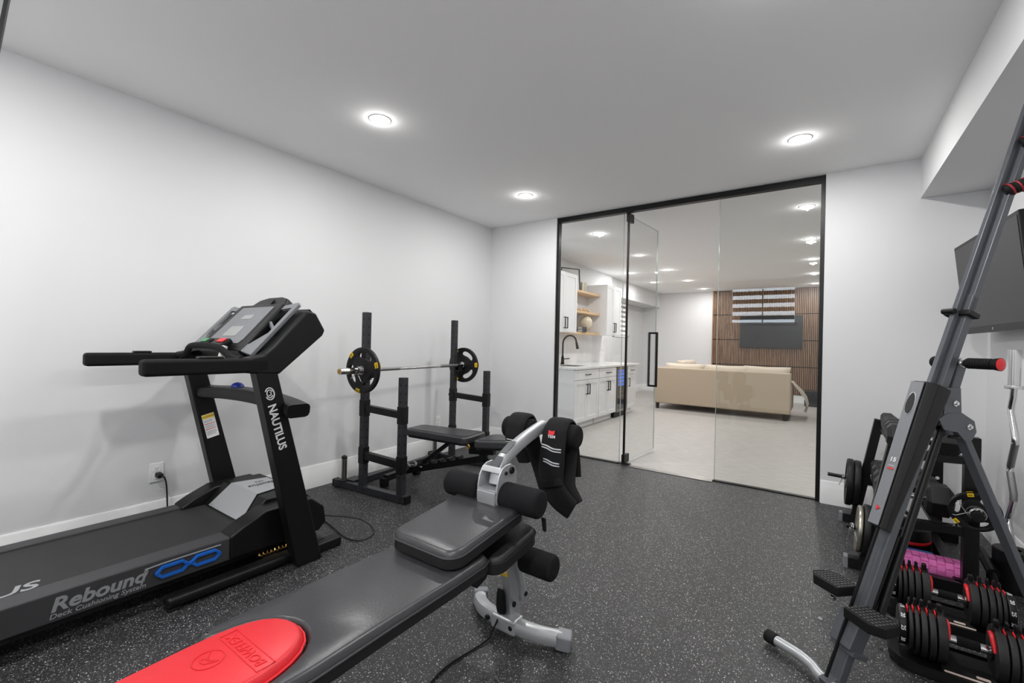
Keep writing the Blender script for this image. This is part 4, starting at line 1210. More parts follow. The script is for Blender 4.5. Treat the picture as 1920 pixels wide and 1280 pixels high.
def hexdb(c, L, r, label, grp):
    """hexagonal dumbbell lying along x, centred at c"""
    t = thing('hex_dumbbell', label, 'dumbbell', c, 0, grp)
    c = V(c); hl = L*.34
    for s_ in (-1, 1):
        m = M(); tt = bmesh.new()
        prof = [(.0, .72), (.16, 1.0), (.80, 1.0), (1.0, .62)]
        rings = []
        for f, k in prof:
            rings.append([tt.verts.new((s_*(L/2 - hl + f*hl), k*r*math.cos(R(60*i)), k*r*math.sin(R(60*i)))) for i in range(6)])
        for A, B in zip(rings, rings[1:]):
            for i in range(6): tt.faces.new((A[i], A[(i+1) % 6], B[(i+1) % 6], B[i]))
        tt.faces.new(rings[0]); tt.faces.new(rings[-1])
        bmesh.ops.recalc_face_normals(tt, faces=tt.faces)
        bmesh.ops.bevel(tt, geom=tt.edges[:], offset=.004, segments=2, affect='EDGES', profile=.5)
        m._take(tt, 0, Matrix.Translation(c)); part('hex_head', m, hexm, t)
    m = M(); g = L/2 - hl
    m.lathe([(.012, -g), (.013, -g*.8), (.0165, 0), (.013, g*.8), (.012, g)], c, (1, 0, 0), 20); part('handle', m, chrome, t)
    return t
top = [(3.90, .052), (3.755, .055), (3.60, .059), (3.44, .064), (3.265, .068), (3.085, .072)]
wn_ = ['first', 'second', 'third', 'fourth', 'fifth', 'nearest']
for i, (y, r) in enumerate(top):
    L = .20 + i*.018
    hexdb((.43, y, .685 + .008 + r*.866 + .002), L, r, 'black hex dumbbell on the top tier, %s counted from the glass wall end' % wn_[i] if i < 5 else 'black hex dumbbell on the top tier, nearest to the camera', 'hex dumbbells on the top tier')
mid = [(3.86, .068, .26), (3.67, .074, .275), (3.46, .080, .29), (3.22, .090, .32)]
wm = ['small', 'next smallest', 'third', 'largest']
for i, (y, r, L) in enumerate(mid):
    hexdb((.41, y, .335 + .010 + r*.866 + .002), L, r, ['smallest black hex dumbbell on the middle tier, nearest the glass wall', 'second black hex dumbbell from the glass wall on the middle tier', 'third black hex dumbbell from the glass wall on the middle tier', 'largest black hex dumbbell on the middle tier, nearest the camera'][i], 'hex dumbbells on the middle tier')
# plates on the horns
def disc_plate(c, axis, r, th, mt, label, hub=.014, ringm=None):
    t = thing('weight_plate', label, 'weight plate', c)
    m = M(); m.lathe([(hub, th/2), (r*.30, th/2), (r*.34, th*.32), (r*.82, th*.32), (r*.86, th/2), (r*.975, th/2), (r, th*.3), (r, -th*.3), (r*.975, -th/2), (r*.86, -th/2), (r*.82, -th*.32), (r*.34, -th*.32), (r*.30, -th/2), (hub, -th/2), (hub, th/2)], c, axis, 48)
    part('plate_body', m, mt, t, sharp=40)
    m = M(); m.lathe([(hub*.98, th*.54), (hub+.008, th*.56), (hub+.008, -th*.56), (hub*.98, -th*.54), (hub*.98, th*.54)], c, axis, 24); part('hub_ring', m, steel, t, wn=False)
    return t
disc_plate((.168, 3.93, .280), (1, 0, -.05), .160, .036, rub, 'black round plate on the far low horn of the dumbbell rack, outer one')
disc_plate((.208, 3.93, .278), (1, 0, -.05), .156, .036, rub, 'black round plate on the far low horn of the dumbbell rack, inner one', hub=.0135)
disc_plate((.180, 3.12, .2205), (1, 0, -.07), .125, .020, mat('worn_steel_plate', (164, 160, 148), .3, metal=.9, var=.1), 'small bare steel plate on the near low horn of the dumbbell rack')
disc_plate((.208, 3.12, .218), (1, 0, -.07), .138, .028, rub, 'black plate behind the small steel plate on the near low horn', hub=.0135)
plate((.615, 3.045, .437), (-.10, -1, -.12), 'black three-slot plate with yellow marks hanging on the front horn of the dumbbell rack', r=.094, th=.026, rot=R(-48), hub=True)
spring_clip((.135, 3.93, .308), (1, 0, 0), 'chrome spring collar on the far plate horn of the dumbbell rack', r=.018, L=.075)
spring_clip((.150, 3.12, .2225), (1, 0, 0), 'chrome spring collar beside the bare steel plate', r=.020, L=.085, down=V((0, -.6, -1)))
spring_clip((.615, 2.995, .437), (0, 1, 0), 'chrome spring collar in front of the three-slot plate on the dumbbell rack', r=.0285, L=.08, down=V((-1, 0, .1)))
# things under the rack
m = M()
RX0, RX1, RYc, RZc, RR = .315, .605, 3.235, .064, .060
m.cyl((RX0+.002, RYc, RZc), (RX1-.002, RYc, RZc), RR-.007, n=24)
fr = thing('foam_roller', 'pink textured foam roller lying on the floor under the dumbbell rack', 'roller', (.46, RYc, 0))
part('roller_core', m, pink, fr)
m = M()
for i in range(9):
    for j in range(10):
        a0 = R(36*j + (18 if i % 2 else 0)); wd = .026 if (i+j) % 3 else .029
        t = bmesh.new(); x0 = RX0 + i*(RX1-RX0)/9 + .0015; x1 = RX0 + (i+1)*(RX1-RX0)/9 - .0015
        vs = []
        for x in (x0, x1):
            for rr2 in (RR-.008, RR):
                for a in (a0+R(1.5), a0+R(17.5), a0+R(34.5)):
                    vs.append(t.verts.new((x, RYc + rr2*math.cos(a), RZc + rr2*math.sin(a))))
        L0, L1 = vs[:6], vs[6:]
        for k in (0, 1): t.faces.new((L0[3+k], L0[4+k], L1[4+k], L1[3+k])); t.faces.new((L0[k], L0[k+1], L0[k+4], L0[k+3])); t.faces.new((L1[k], L1[k+1], L1[k+4], L1[k+3]))
        t.faces.new((L0[0], L0[3], L1[3], L1[0])); t.faces.new((L0[2], L0[5], L1[5], L1[2]))
        bmesh.ops.recalc_face_normals(t, faces=t.faces)
        bmesh.ops.bevel(t, geom=[e for e in t.edges if len(e.link_faces) == 2 and e.calc_face_angle(0) > .9], offset=.0018, segments=2, affect='EDGES')
        m._take(t)
part('tread_blocks', m, pink, fr, kind='stuff', wn=False)
pb = thing('push_up_board', 'blue plastic push-up board piece behind the pink foam roller', 'fitness board', (.42, 3.46, 0))
m = M(); m.bb(.27, .60, 3.40, 3.52, .0, .022, .006); m.prism(rpoly(-.07, .07, -.05, .05, .02), (.47, 3.45, .022), (1, 0, 0), (0, 1, 0), .03, .008); part('board', m, bluep if False else mat('dusty_blue_plastic', (48, 92, 156), .5), pb)
m = M(); m.box((.55, 3.42, .035), (.09, .07, .03), .01); part('end_block', m, mat('dusty_blue_plastic', (0, 0, 0)), pb)
kt = thing('rocker_cushion', 'round black trainer with a red band standing under the dumbbell rack', 'fitness gear', (.43, 3.68, 0))
m = M(); m.lathe([(0, 0), (.125, 0), (.128, .045), (.12, .05)], (.43, 3.68, 0), (0, 0, 1), 36); m.lathe([(.12, .062), (.128, .066), (.125, .13), (.11, .14), (0, .14)], (.43, 3.68, 0), (0, 0, 1), 36); part('shell', m, satin, kt, keep=True)
m = M(); m.lathe([(.115, .046), (.130, .048), (.132, .056), (.130, .064), (.115, .066)], (.43, 3.68, 0), (0, 0, 1), 36); part('red_band', m, redp, kt, label='red band')
m = M(); m.tube([(.705, 3.50, .10), (.715, 3.47, .135), (.72, 3.38, .125), (.72, 3.28, .11), (.72, 3.22, .10)], .024, 14, k=5); m.cyl((.72, 3.24, .11), (.72, 3.23, .008), .022, n=18, bev=.002); m.cyl((.708, 3.49, .10), (.708, 3.50, .008), .018, n=18)
solo('push_up_stand', m, satin, 'black curved push-up handle on the floor beside the dumbbell rack', 'fitness handle', (.715, 3.35, 0))

# ================================================================ ADJUSTABLE DUMBBELLS on trays
def adjdb(c, l1, l2, rz, i):
    c = V(c)
    tr = thing('dumbbell_tray', l2, 'dumbbell tray', c, rz)
    rot = Matrix.Rotation(rz, 4, 'Z')
    def W(x, y, z): return c + (rot @ V((x, y, z)))
    ux, uy = rot @ V((1, 0, 0)), rot @ V((0, 1, 0))
    def pr(m, poly, z0, th, bev=.004): m.prism(poly, c + Z*z0, ux, uy, th, bev, 2)
    out = [(-.225, -.06), (-.20, -.10), (-.16, -.118), (.16, -.118), (.20, -.10), (.225, -.06), (.225, .06), (.20, .095), (-.20, .095), (-.225, .06)]
    m = M(); pr(m, out, 0, .022); part('tray_base', m, satin, tr)
    m = M(); m.sweep([W(x, y, .030) for x, y in out], [(-.003, -.010), (.003, -.010), (.003, .012), (-.003, .012)], closed=True); part('tray_rim', m, satin, tr)
    m = M(); pr(m, rpoly(-.078, .078, -.108, .07, .012), .022, .018, .003); part('tray_centre', m, soft, tr)
    m = M(); pr(m, [(-.075, -.104), (.075, -.104), (.075, -.096), (-.075, -.096)], .040, .004, .001); m.prism(rpoly(-.018, .018, -.008, .008, .004), W(.03, -.070, .0402), ux, uy, .001)
    part('printed_strip', m, mat('pale_label', (206, 186, 178), .5), tr, label='pale printed strip', wn=False)
    db = thing('adjustable_dumbbell', l1, 'dumbbell', W(0, 0, .022), rz)
    zc = .118
    m = M(); m.cyl(W(-.032, 0, zc), W(.032, 0, zc), .0168, n=22, bev=.003); hd = part('handle_grip', m, foam, db)
    m = M(); m.cyl(W(-.075, 0, zc), W(-.030, 0, zc), .0150, n=20); m.cyl(W(.075, 0, zc), W(.030, 0, zc), .0150, n=20); m.cyl(W(-.2, 0, zc), W(-.08, 0, zc), .012, n=12); m.cyl(W(.2, 0, zc), W(.08, 0, zc), .012, n=12)
    part('handle_sleeve', m, chrome, hd)
    for s_ in (-1, 1):
        x = .062
        for k, (th, r) in enumerate(((.027, .094), (.019, .094), (.018, .093), (.013, .091), (.012, .086))):
            # disc with flat cut top corners and a notch
            poly = []
            for a in range(0, 360, 10):
                aa = R(a); px, pz = r*math.cos(aa), r*math.sin(aa)
                if 55 < a < 125: continue
                poly.append((px, pz))
                if a == 50: poly += [(.030, r*.93), (.024, r*.90), (.020, r*.62), (-.020, r*.62), (-.024, r*.90), (-.030, r*.93)]
            m = M()
            m.prism(poly, W(s_*(x), 0, zc), uy, Z, s_*th*1.0, .0035, 2, ang=.6)
            part('weight_disc', m, hexm if k else hexm, db)
            if k < 5:
                m = M(); m.bb(0, 0, 0, 0, 0, 0)
                m = M(); m.box(W(s_*(x + th + .0022), 0, zc + r*.80), (.0045, .034, .018), .001, Matrix.Rotation(rz, 4, 'Z')); part('selector_tab', m, redp, db, label='red selector tab')
            m = M(); m.box(W(s_*(x + th/2), 0, zc + r*.74), (th*.7, .036, r*.30), .003, Matrix.Rotation(rz, 4, 'Z')); m.box(W(s_*(x + th/2), .030, zc + r*.98), (th*.62, .024, .030), .006, Matrix.Rotation(rz, 4, 'Z')); part('disc_hook', m, satin, db)
            x += th + .0045
        m = M(); m.cyl(W(s_*x, 0, zc), W(s_*(x+.026), 0, zc), .072, n=40, bev=.006); dl = part('selector_dial', m, satin, db)
        m = M()
        for q in range(10):
            a = R(20 + 36*q); o = W(s_*(x+.013), .0725*math.cos(a), zc + .0725*math.sin(a))
            nrm = uy*math.cos(a) + Z*math.sin(a); tn = uy*-math.sin(a) + Z*math.cos(a)
            m.text(str([5, 10, 15, 20, 25, 30, 35, 40, 45, 52][q]), .018, o, tn, (nrm.cross(tn)), .0004, bold=.02)
        part('lettering', m, whitep, dl, wn=False)
        m = M(); m.tube([W(s_*.059, .062*math.cos(R(a)), zc + .062*math.sin(R(a))) for a in range(60, 170, 10)], .0085, 8, scales=[.5 + .5*math.sin(R(18*i)) for i in range(11)]); part('red_guard', m, redp, db, label='red crescent guard')
        m = M(); m.cyl(W(s_*.056, 0, zc), W(s_*.0615, 0, zc), .030, n=24, bev=.003); part('inner_hub', m, satin, db)
adjdb((.475, 2.755, 0), 'adjustable dumbbell with red tabs on the farther floor tray', 'black moulded tray on the floor nearer the dumbbell rack', R(-2), 0)
adjdb((.462, 2.345, 0), 'adjustable dumbbell with red tabs on the nearer floor tray', 'black moulded tray on the floor nearest the camera', R(-2), 1)

# ================================================================ EZ CURL BAR in its holder, TV
EX, EY = .815, 3.40
m = M(); m.lathe([(0, 0), (.075, 0), (.075, .20), (.07, .205), (.03, .205), (.03, .05), (0, .05)], (EX, EY-.06, 0), (0, 0, 1), 32)
bh = thing('bar_holder', 'short black round floor holder for barbells by the right wall', 'holder', (EX, EY-.06, 0)); part('holder_body', m, satin, bh)
ez = thing('curl_bar', 'chrome zigzag curl bar standing upright against the right wall', 'barbell', (EX, EY-.06, .05))
def ezp(dy, z): return (EX, EY - .06 + dy, z)
m = M(); m.tube([ezp(0, .07), ezp(0, .16), ezp(.015, .21), ezp(.075, .31), ezp(.078, .345), ezp(.012, .45), ezp(.010, .485), ezp(.066, .585), ezp(.066, .615), ezp(.0, .745), ezp(.0, .775), ezp(.072, .895), ezp(.072, .925), ezp(.045, .98), ezp(.035, 1.03)], .0142, 18)
eb = part('bent_shaft', m, chrome, ez)
m = M(); m.cyl(ezp(.033, 1.035), ezp(.031, 1.225), .0248, n=28, bev=.002); m.cyl(ezp(.034, 1.022), ezp(.034, 1.040), .038, n=28, bev=.003); part('sleeve', m, chrome, ez)
m = M(); m.cyl(ezp(0, .052), ezp(0, .19), .0248, n=28, bev=.002); part('sleeve', m, chrome, ez)
m = M(); m.tube([ezp(.012, .45), ezp(.010, .485), ezp(.066, .585)], .0146, 18); m.tube([ezp(.066, .615), ezp(.0, .745)], .0146, 18); part('knurling', m, knurl, eb, wn=False)

tvq = V((.785, 3.12, 0)); tvp = V((.735, 4.10, 0))
tvd = (tvq - tvp).normalized(); tvc = (tvp + tvq)/2
tvn = V((tvd.y, -tvd.x, 0))            # towards the room (-x)
if tvn.x > 0: tvn = -tvn
tilt = R(6)
tvu = (Z*math.cos(tilt) + tvn*math.sin(tilt)).normalized(); tvf = (tvn*math.cos(tilt) - Z*math.sin(tilt)).normalized()
tv = thing('television', 'black flat television tilted on a wall bracket on the right wall', 'television', (tvc.x, tvc.y, 1.6))
TW, THh = (tvq-tvp).length, .575
tc_ = tvc + Z*1.612
m = M(); m.prism(rpoly(-TW/2, TW/2, -THh/2, THh/2, .008), tc_, tvd, tvu, .05 if tvd.cross(tvu).dot(tvf) < 0 else -.05, .006, 2)
tb = part('casing', m, satin, tv)
bezel = mat('tv_bezel', (12, 12, 12), .3)
scrm = mat('tv_screen', (16, 16, 17), .3, spec=.35)
m = M()
m.prism(rpoly(-TW/2+.018, TW/2-.018, -THh/2+.04, THh/2-.022, .002), tc_ + tvf*.0018, tvd, tvu, -.001)
part('screen', m, scrm, tv, wn=False)
m = M(); m.cyl(tc_ - tvu*(THh/2-.020) + tvf*.0, tc_ - tvu*(THh/2-.020) + tvf*.003, .007, n=20); part('maker_badge', m, silver, tv, wn=False)
m = M(); m.beam(tc_ - tvf*.05, V((XR-.022, tc_.y, 1.62)), .06, .06, bev=.004); m.bb(XR-.022, XR-.001, tc_.y-.12, tc_.y+.12, 1.5, 1.74, .004); part('wall_bracket', m, black, tv, keep=True)

# ================================================================ LOUNGE: kitchenette on the left wall
CXF = -2.80; CXW = BX0 + .002            # cabinet front and wall plane
shk = mat('cabinet_white', (238, 238, 239), .4, spec=.4)
def shaker(m, x, y0, y1, z0, z1, nx=1, rail=.055):
    """shaker front facing +x"""
    m.bb(x, x+.012, y0, y1, z0, z1, .001)
    for a in ((y0, y0+rail, z0, z1), (y1-rail, y1, z0, z1), (y0+rail, y1-rail, z0, z0+rail), (y0+rail, y1-rail, z1-rail, z1)):
        m.bb(x+.012, x+.020, *a, .001)
def pull(p, y, z, parent, horiz=False, L=.15, x=CXF+.02):
    m = M()
    if horiz:
        m.bb(x+.022, x+.034, y-L/2, y+L/2, z-.006, z+.006, .001)
        for s_ in (-1, 1): m.bb(x, x+.030, y+s_*(L/2-.006)-.006, y+s_*(L/2-.006)+.006, z-.006, z+.006)
    else:
        m.bb(x+.022, x+.034, y-.006, y+.006, z-L/2, z+L/2, .001)
        for s_ in (-1, 1): m.bb(x, x+.030, y-.006, y+.006, z+s_*(L/2-.006)-.006, z+s_*(L/2-.006)+.006)
    part('handle', m, black, parent, label='black bar handle', keep=True)
def base_cab(y0, y1, nd, label, drawers=True, handle_side=None):
    t = thing('base_cabinet', label, 'cabinet', ((CXF+CXW)/2, (y0+y1)/2, 0), 0, 'white base cabinets of the kitchenette')
    m = M(); m.bb(CXW, CXF, y0, y1, .10, .845); m.bb(CXW, CXF-.06, y0+.01, y1-.01, 0, .10); part('cabinet_body', m, shk, t, keep=True)
    w_ = (y1-y0)/nd
    if drawers:
        m = M(); m.bb(CXF, CXF+.02, y0+.004, y1-.004, .70, .838, .001); d_ = part('drawer', m, shk, t); pull('d', (y0+y1)/2, .77, d_, True)
    for i in range(nd):
        a, b = y0 + i*w_ + .003, y0 + (i+1)*w_ - .003
        m = M(); shaker(m, CXF, a, b, .105, .693 if drawers else .838); dr_ = part('door', m, shk, t, keep=True)
        side = b-.035 if (i == 0 and nd > 1) else a+.035
        pull('h', side, .56, dr_)
    return t
base_cab(5.48, 6.28, 2, 'white shaker base cabinet under the sink, nearest the gym, with two doors')
base_cab(6.29, 6.98, 2, 'white shaker base cabinet between the sink cabinet and the wine cooler')
base_cab(7.50, 7.92, 1, 'narrow white shaker base cabinet right of the wine cooler')
wc = thing('wine_cooler', 'black and steel wine cooler with a lit blue interior between the base cabinets', 'wine cooler', (-3.1, 7.24, 0))
m = M(); m.bb(CXW, CXF-.01, 6.99, 7.49, .0, .845); part('casing', m, satin, wc)
m = M()
m.bb(CXF-.01, CXF+.025, 6.995, 7.05, .09, .84, .002); m.bb(CXF-.01, CXF+.025, 7.43, 7.485, .09, .84, .002); m.bb(CXF-.01, CXF+.025, 7.05, 7.43, .09, .14, .002); m.bb(CXF-.01, CXF+.025, 7.05, 7.43, .79, .84, .002)
part('steel_door_frame', m, steel, wc, keep=True)
m = M(); m.bb(CXF+.012, CXF+.016, 7.05, 7.43, .14, .79); part('door_glass', m, glass, wc, wn=False)
m = M(); m.bb(CXF-.009, CXF-.004, 7.05, 7.43, .50, .79); part('lit_interior', m, mat('cooler_glow', (70, 120, 220), .5, emit=.7), wc, label='blue lit upper compartment', wn=False)
m = M(); m.bb(CXF-.009, CXF-.004, 7.05, 7.43, .14, .50); part('lower_interior', m, mat('cooler_dark', (40, 52, 70), .4, emit=.1), wc, wn=False)
m = M()
for z in (.20, .27, .34, .41, .56, .62, .68, .74): m.bb(CXF-.004, CXF+.004, 7.05, 7.43, z, z+.012)
part('bottle_shelf', m, steel, wc)
m = M(); m.bb(CXF-.004, CXF+.008, 7.05, 7.43, .485, .515); part('control_strip', m, black, wc)
ct = thing('countertop', 'white quartz countertop along the kitchenette cabinets', 'countertop', (-3.1, 6.7, .845))
m = M()
sy0, sy1, sx0, sx1 = 5.80, 6.28, -3.32, -2.95
m.bb(CXW, CXF+.035, 5.46, sy0, .848, .878, .003); m.bb(CXW, CXF+.035, sy1, 8.12, .848, .878, .003); m.bb(CXW, sx0, sy0, sy1, .848, .878); m.bb(sx1, CXF+.035, sy0, sy1, .848, .878, .002)
part('slab', m, quartz, ct, keep=True)
m = M(); m.bb(CXW, CXW+.012, 5.46, 8.12, .878, 1.38); part('backsplash', m, quartz, ct)
sk2 = thing('sink', 'undermount steel sink set into the white countertop', 'sink', (-3.13, 6.04, .68))
m = M()
m.bb(sx0+.002, sx1-.002, sy0+.002, sy1-.002, .69, .70); m.bb(sx0+.002, sx0+.008, sy0+.002, sy1-.002, .70, .872); m.bb(sx1-.008, sx1-.002, sy0+.002, sy1-.002, .70, .872); m.bb(sx0+.008, sx1-.008, sy0+.002, sy0+.008, .70, .872); m.bb(sx0+.008, sx1-.008, sy1-.008, sy1-.002, .70, .872)
part('basin', m, steel, sk2, keep=True)
m = M(); m.cyl((-3.13, 6.04, .70), (-3.13, 6.04, .704), .04, n=24); part('drain', m, chrome, sk2)
fx0, fy0 = -3.39, 6.24
fa = thing('faucet', 'matt black gooseneck faucet standing on the white countertop', 'faucet', (fx0, fy0, .878))
m = M(); m.lathe([(0, 0), (.032, 0), (.032, .01), (.026, .03), (.022, .12), (.016, .14), (0, .14)], (fx0, fy0, .878), (0, 0, 1), 24); part('base', m, black, fa)
m = M(); m.tube([(fx0, fy0, 1.0), (fx0, fy0, 1.20), (fx0+.01, fy0+.01, 1.27), (fx0+.06, fy0+.03, 1.33), (fx0+.13, fy0+.06, 1.335), (fx0+.18, fy0+.08, 1.29), (fx0+.195, fy0+.085, 1.22)], .014, 14, k=6); part('spout', m, black, fa)
m = M(); m.cyl((fx0+.193, fy0+.085, 1.24), (fx0+.215, fy0+.095, 1.13), .017, .024, 20, bev=.002); part('spray_head', m, black, fa)
m = M(); m.cyl((fx0+.01, fy0+.01, .965), (fx0+.09, fy0+.07, .975), .008, n=12, bev=.002); part('lever', m, black, fa)
def upper(y0, y1, label, hy):
    t = thing('wall_cabinet', label, 'cabinet', (-3.32, (y0+y1)/2, 1.38), 0, 'white wall cabinets of the kitchenette')
    m = M(); m.bb(CXW, -3.135, y0, y1, 1.381, 2.27); part('cabinet_body', m, shk, t)
    w_ = (y1-y0)/2
    for i in range(2):
        m = M(); shaker(m, -3.135, y0+i*w_+.002, y0+(i+1)*w_-.002, 1.384, 2.267); d_ = part('door', m, shk, t, keep=True)
        pull('h', (y0+y1)/2 + (-.035 if i == 0 else .035), 1.52, d_, x=-3.115, L=.17)
upper(5.40, 6.16, 'white two-door wall cabinet nearest the gym, left of the oak shelves', 0)
upper(7.32, 7.98, 'white two-door wall cabinet right of the oak shelves', 0)
for z, lab, y1 in ((2.07, 'light oak wall shelf, topmost of the three', 7.31), (1.735, 'light oak wall shelf, middle of the three', 7.31), (1.39, 'light oak wall shelf, lowest of the three', 7.31)):
    m = M(); m.bb(CXW, -3.24, 6.165, y1, z-.018, z+.018, .003)
    solo('wall_shelf', m, oakm, lab, 'shelf', (-3.37, 6.74, z), 'oak shelves between the wall cabinets')
# things on the shelves
pf = thing('picture_frame', 'empty black picture frame leaning on the top oak shelf', 'picture frame', (-3.36, 6.35, 2.088))
m = M(); A, B, C_, D_ = V((-3.46, 6.30, 2.092)), V((-3.30, 6.62, 2.092)), V((-3.32, 6.61, 2.44)), V((-3.48, 6.29, 2.44))
m.rtube([A, B, C_, D_], .022, .022, closed=True); part('frame', m, black, pf)
gold = mat('champagne_glass', (206, 196, 164), .25, metal=.6)
for i, (x, y) in enumerate(((-3.34, 6.42), (-3.30, 6.72))):
    m = M(); m.lathe([(0, 0), (.052, 0), (.055, .01), (.055, .15), (.050, .15), (.050, .012), (0, .012)], (x, y, 2.088), (0, 0, 1), 28)
    t = thing('candle_holder', ['champagne glass candle holder on the top oak shelf, left one behind the frame', 'champagne glass candle holder on the top oak shelf, right one'][i], 'candle holder', (x, y, 2.088)); part('cup', m, gold, t)
    m = M()
    for q in range(10): a = R(36*q); m.beam((x + .056*math.cos(a), y + .056*math.sin(a), 2.095), (x + .056*math.cos(a), y + .056*math.sin(a), 2.23), .004, .012)
    part('rib_pattern', m, whitep, t, wn=False, keep=True)
t = thing('vase', 'round white vase on the middle oak shelf', 'vase', (-3.36, 6.44, 1.753))
m = M(); m.lathe([(0, 0), (.045, 0), (.085, .04), (.10, .10), (.085, .16), (.045, .20), (.03, .22), (.035, .25), (.028, .25), (.024, .22), (.07, .15), (.08, .10), (.04, .02), (0, .02)], (-3.36, 6.44, 1.753), (0, 0, 1), 32); part('body', m, mat('white_ceramic', (236, 236, 236), .3), t)
t = thing('bead_garland', 'small light wooden link ornament lying on the middle oak shelf', 'ornament', (-3.34, 6.76, 1.753))
m = M()
for q in range(7): m.ball((-3.36 + .018*q, 6.68 + .03*q, 1.775 + .016*(q % 2)), .022)
part('bead', m, oakm, t)
for i, (x, y, z, d, col, lab) in enumerate(((-3.37, 6.45, 1.4085, (.16, .22, .04), (40, 50, 74), 'navy book at the bottom of the stack on the lowest oak shelf'),
        (-3.37, 6.45, 1.4495, (.155, .21, .035), (54, 60, 78), 'blue grey book in the middle of the stack on the lowest oak shelf'),
        (-3.37, 6.46, 1.4855, (.15, .20, .032), (96, 84, 70), 'brown book on top of the stack on the lowest oak shelf'),
        (-3.28, 6.66, 1.4085, (.12, .16, .045), (24, 32, 52), 'dark navy book lying in front of the globe on the lowest oak shelf'),
        (-3.28, 6.66, 1.4545, (.115, .155, .04), (34, 44, 66), 'dark blue book on top of the front pair beside the globe'))):
    t = thing('book', lab, 'book', (x, y, z), 0, 'books on the lowest oak shelf')
    m = M(); m.bb(x-d[0]/2, x+d[0]/2, y-d[1]/2, y+d[1]/2, z, z+.004, .001); m.bb(x-d[0]/2, x+d[0]/2, y-d[1]/2, y+d[1]/2, z+d[2]-.004, z+d[2], .001); m.bb(x+d[0]/2-.004, x+d[0]/2, y-d[1]/2, y+d[1]/2, z, z+d[2], .001)
    part('cover', m, mat('book_%d' % i, col, .6), t, keep=True)
    m = M(); m.bb(x-d[0]/2+.003, x+d[0]/2-.004, y-d[1]/2+.003, y+d[1]/2-.003, z+.004, z+d[2]-.004); part('pages', m, mat('paper', (222, 214, 198), .8), t, wn=False)
gx, gy = -3.33, 6.92
t = thing('globe', 'beige and brass globe on a stand on the lowest oak shelf', 'globe', (gx, gy, 1.408))
m = M(); m.ball((gx, gy, 1.575), .115, n=32); part('sphere', m, streaky('antique_globe', (206, 190, 160), (236, 226, 204), (9, 9, 9), .3), t, wn=False)
m = M(); m.lathe([(0, 0), (.06, 0), (.055, .012), (.012, .02), (.010, .05), (0, .05)], (gx, gy, 1.408), (0, 0, 1), 24)
m.tube([(gx + .13*math.cos(R(a))*.4, gy + .13*math.cos(R(a)), 1.575 + .13*math.sin(R(a))) for a in range(-110, 80, 12)], .006, 8); part('stand', m, brass, t, keep=True, label='brass stand')

# ================================================================ slat wall, television, sofa
sw = thing('slat_panel_wall', 'walnut slat wall panelling with dark grooves behind the sofa in the lounge', 'wall panel', (-.7, BY1, 0))
SX0, SX1 = -2.235, 1.2
m = M(); m.bb(SX0, SX1, BY1-.018, BY1, .178, H-.001); part('backing_board', m, mat('dark_felt', (14, 10, 9), .95, spec=.1), sw, wn=False)
m = M(); rows = (.18, .805, 1.405, 2.005, H-.002)
for a, b in zip(rows, rows[1:]):
    x = SX0 + .004
    while x < SX1 - .03:
        m.bb(x, x+.020, BY1-.046, BY1-.018, a+.009, b-.009)
        x += .0345
part('slat_rows', m, woodm, sw, wn=False, kind='stuff')
m = M(); m.bb(SX0-.012, SX0, BY1-.044, BY1, .178, H-.002); part('edge_strip', m, woodm, sw, wn=False)
lt = thing('lounge_television', 'large black flat television mounted on the walnut slat wall', 'television', (-.99, BY1-.07, 1.6))
m = M(); m.bb(-1.625, -.365, BY1-.095, BY1-.055, 1.215, 1.965, .006); m.bb(-1.2, -.8, BY1-.055, BY1-.0465, 1.45, 1.75); part('casing', m, satin, lt, keep=True)
m = M(); m.bb(-1.615, -.375, BY1-.0965, BY1-.0950, 1.228, 1.955); part('screen', m, mat('big_screen', (26, 28, 33), .4, spec=.4), lt, wn=False)

so = thing('sofa', 'beige fabric sectional sofa standing with its back to the glass partition', 'sofa', (-1.55, 9.2, 0))
m = M(); m.box((-1.555, 8.74, .455), (2.27, .16, .69), .025, None, 4); part('back_panel', m, linen, so)
m = M(); m.bb(-2.68, -.43, 8.80, 9.62, .12, .30, .02); m.bb(-2.68, -1.72, 9.60, 10.9, .12, .30, .02); part('seat_base', m, linen, so, keep=True)
m = M(); m.bb(-.60, -.42, 8.82, 9.62, .12, .60, .05, 4); part('armrest', m, linen, so)
m = M(); m.bb(-2.69, -2.52, 8.82, 10.9, .12, .78, .04, 4); part('side_back', m, linen, so)
for x0, x1 in ((-2.50, -1.90), (-1.89, -1.25), (-1.24, -.61)):
    m = M(); m.bb(x0, x1, 8.98, 9.64, .30, .46, .04, 4); part('seat_cushion', m, linen2, so)
for y0, y1 in ((9.66, 10.26), (10.27, 10.88)):
    m = M(); m.bb(-2.50, -1.73, y0, y1, .30, .46, .04, 4); part('seat_cushion', m, linen2, so)
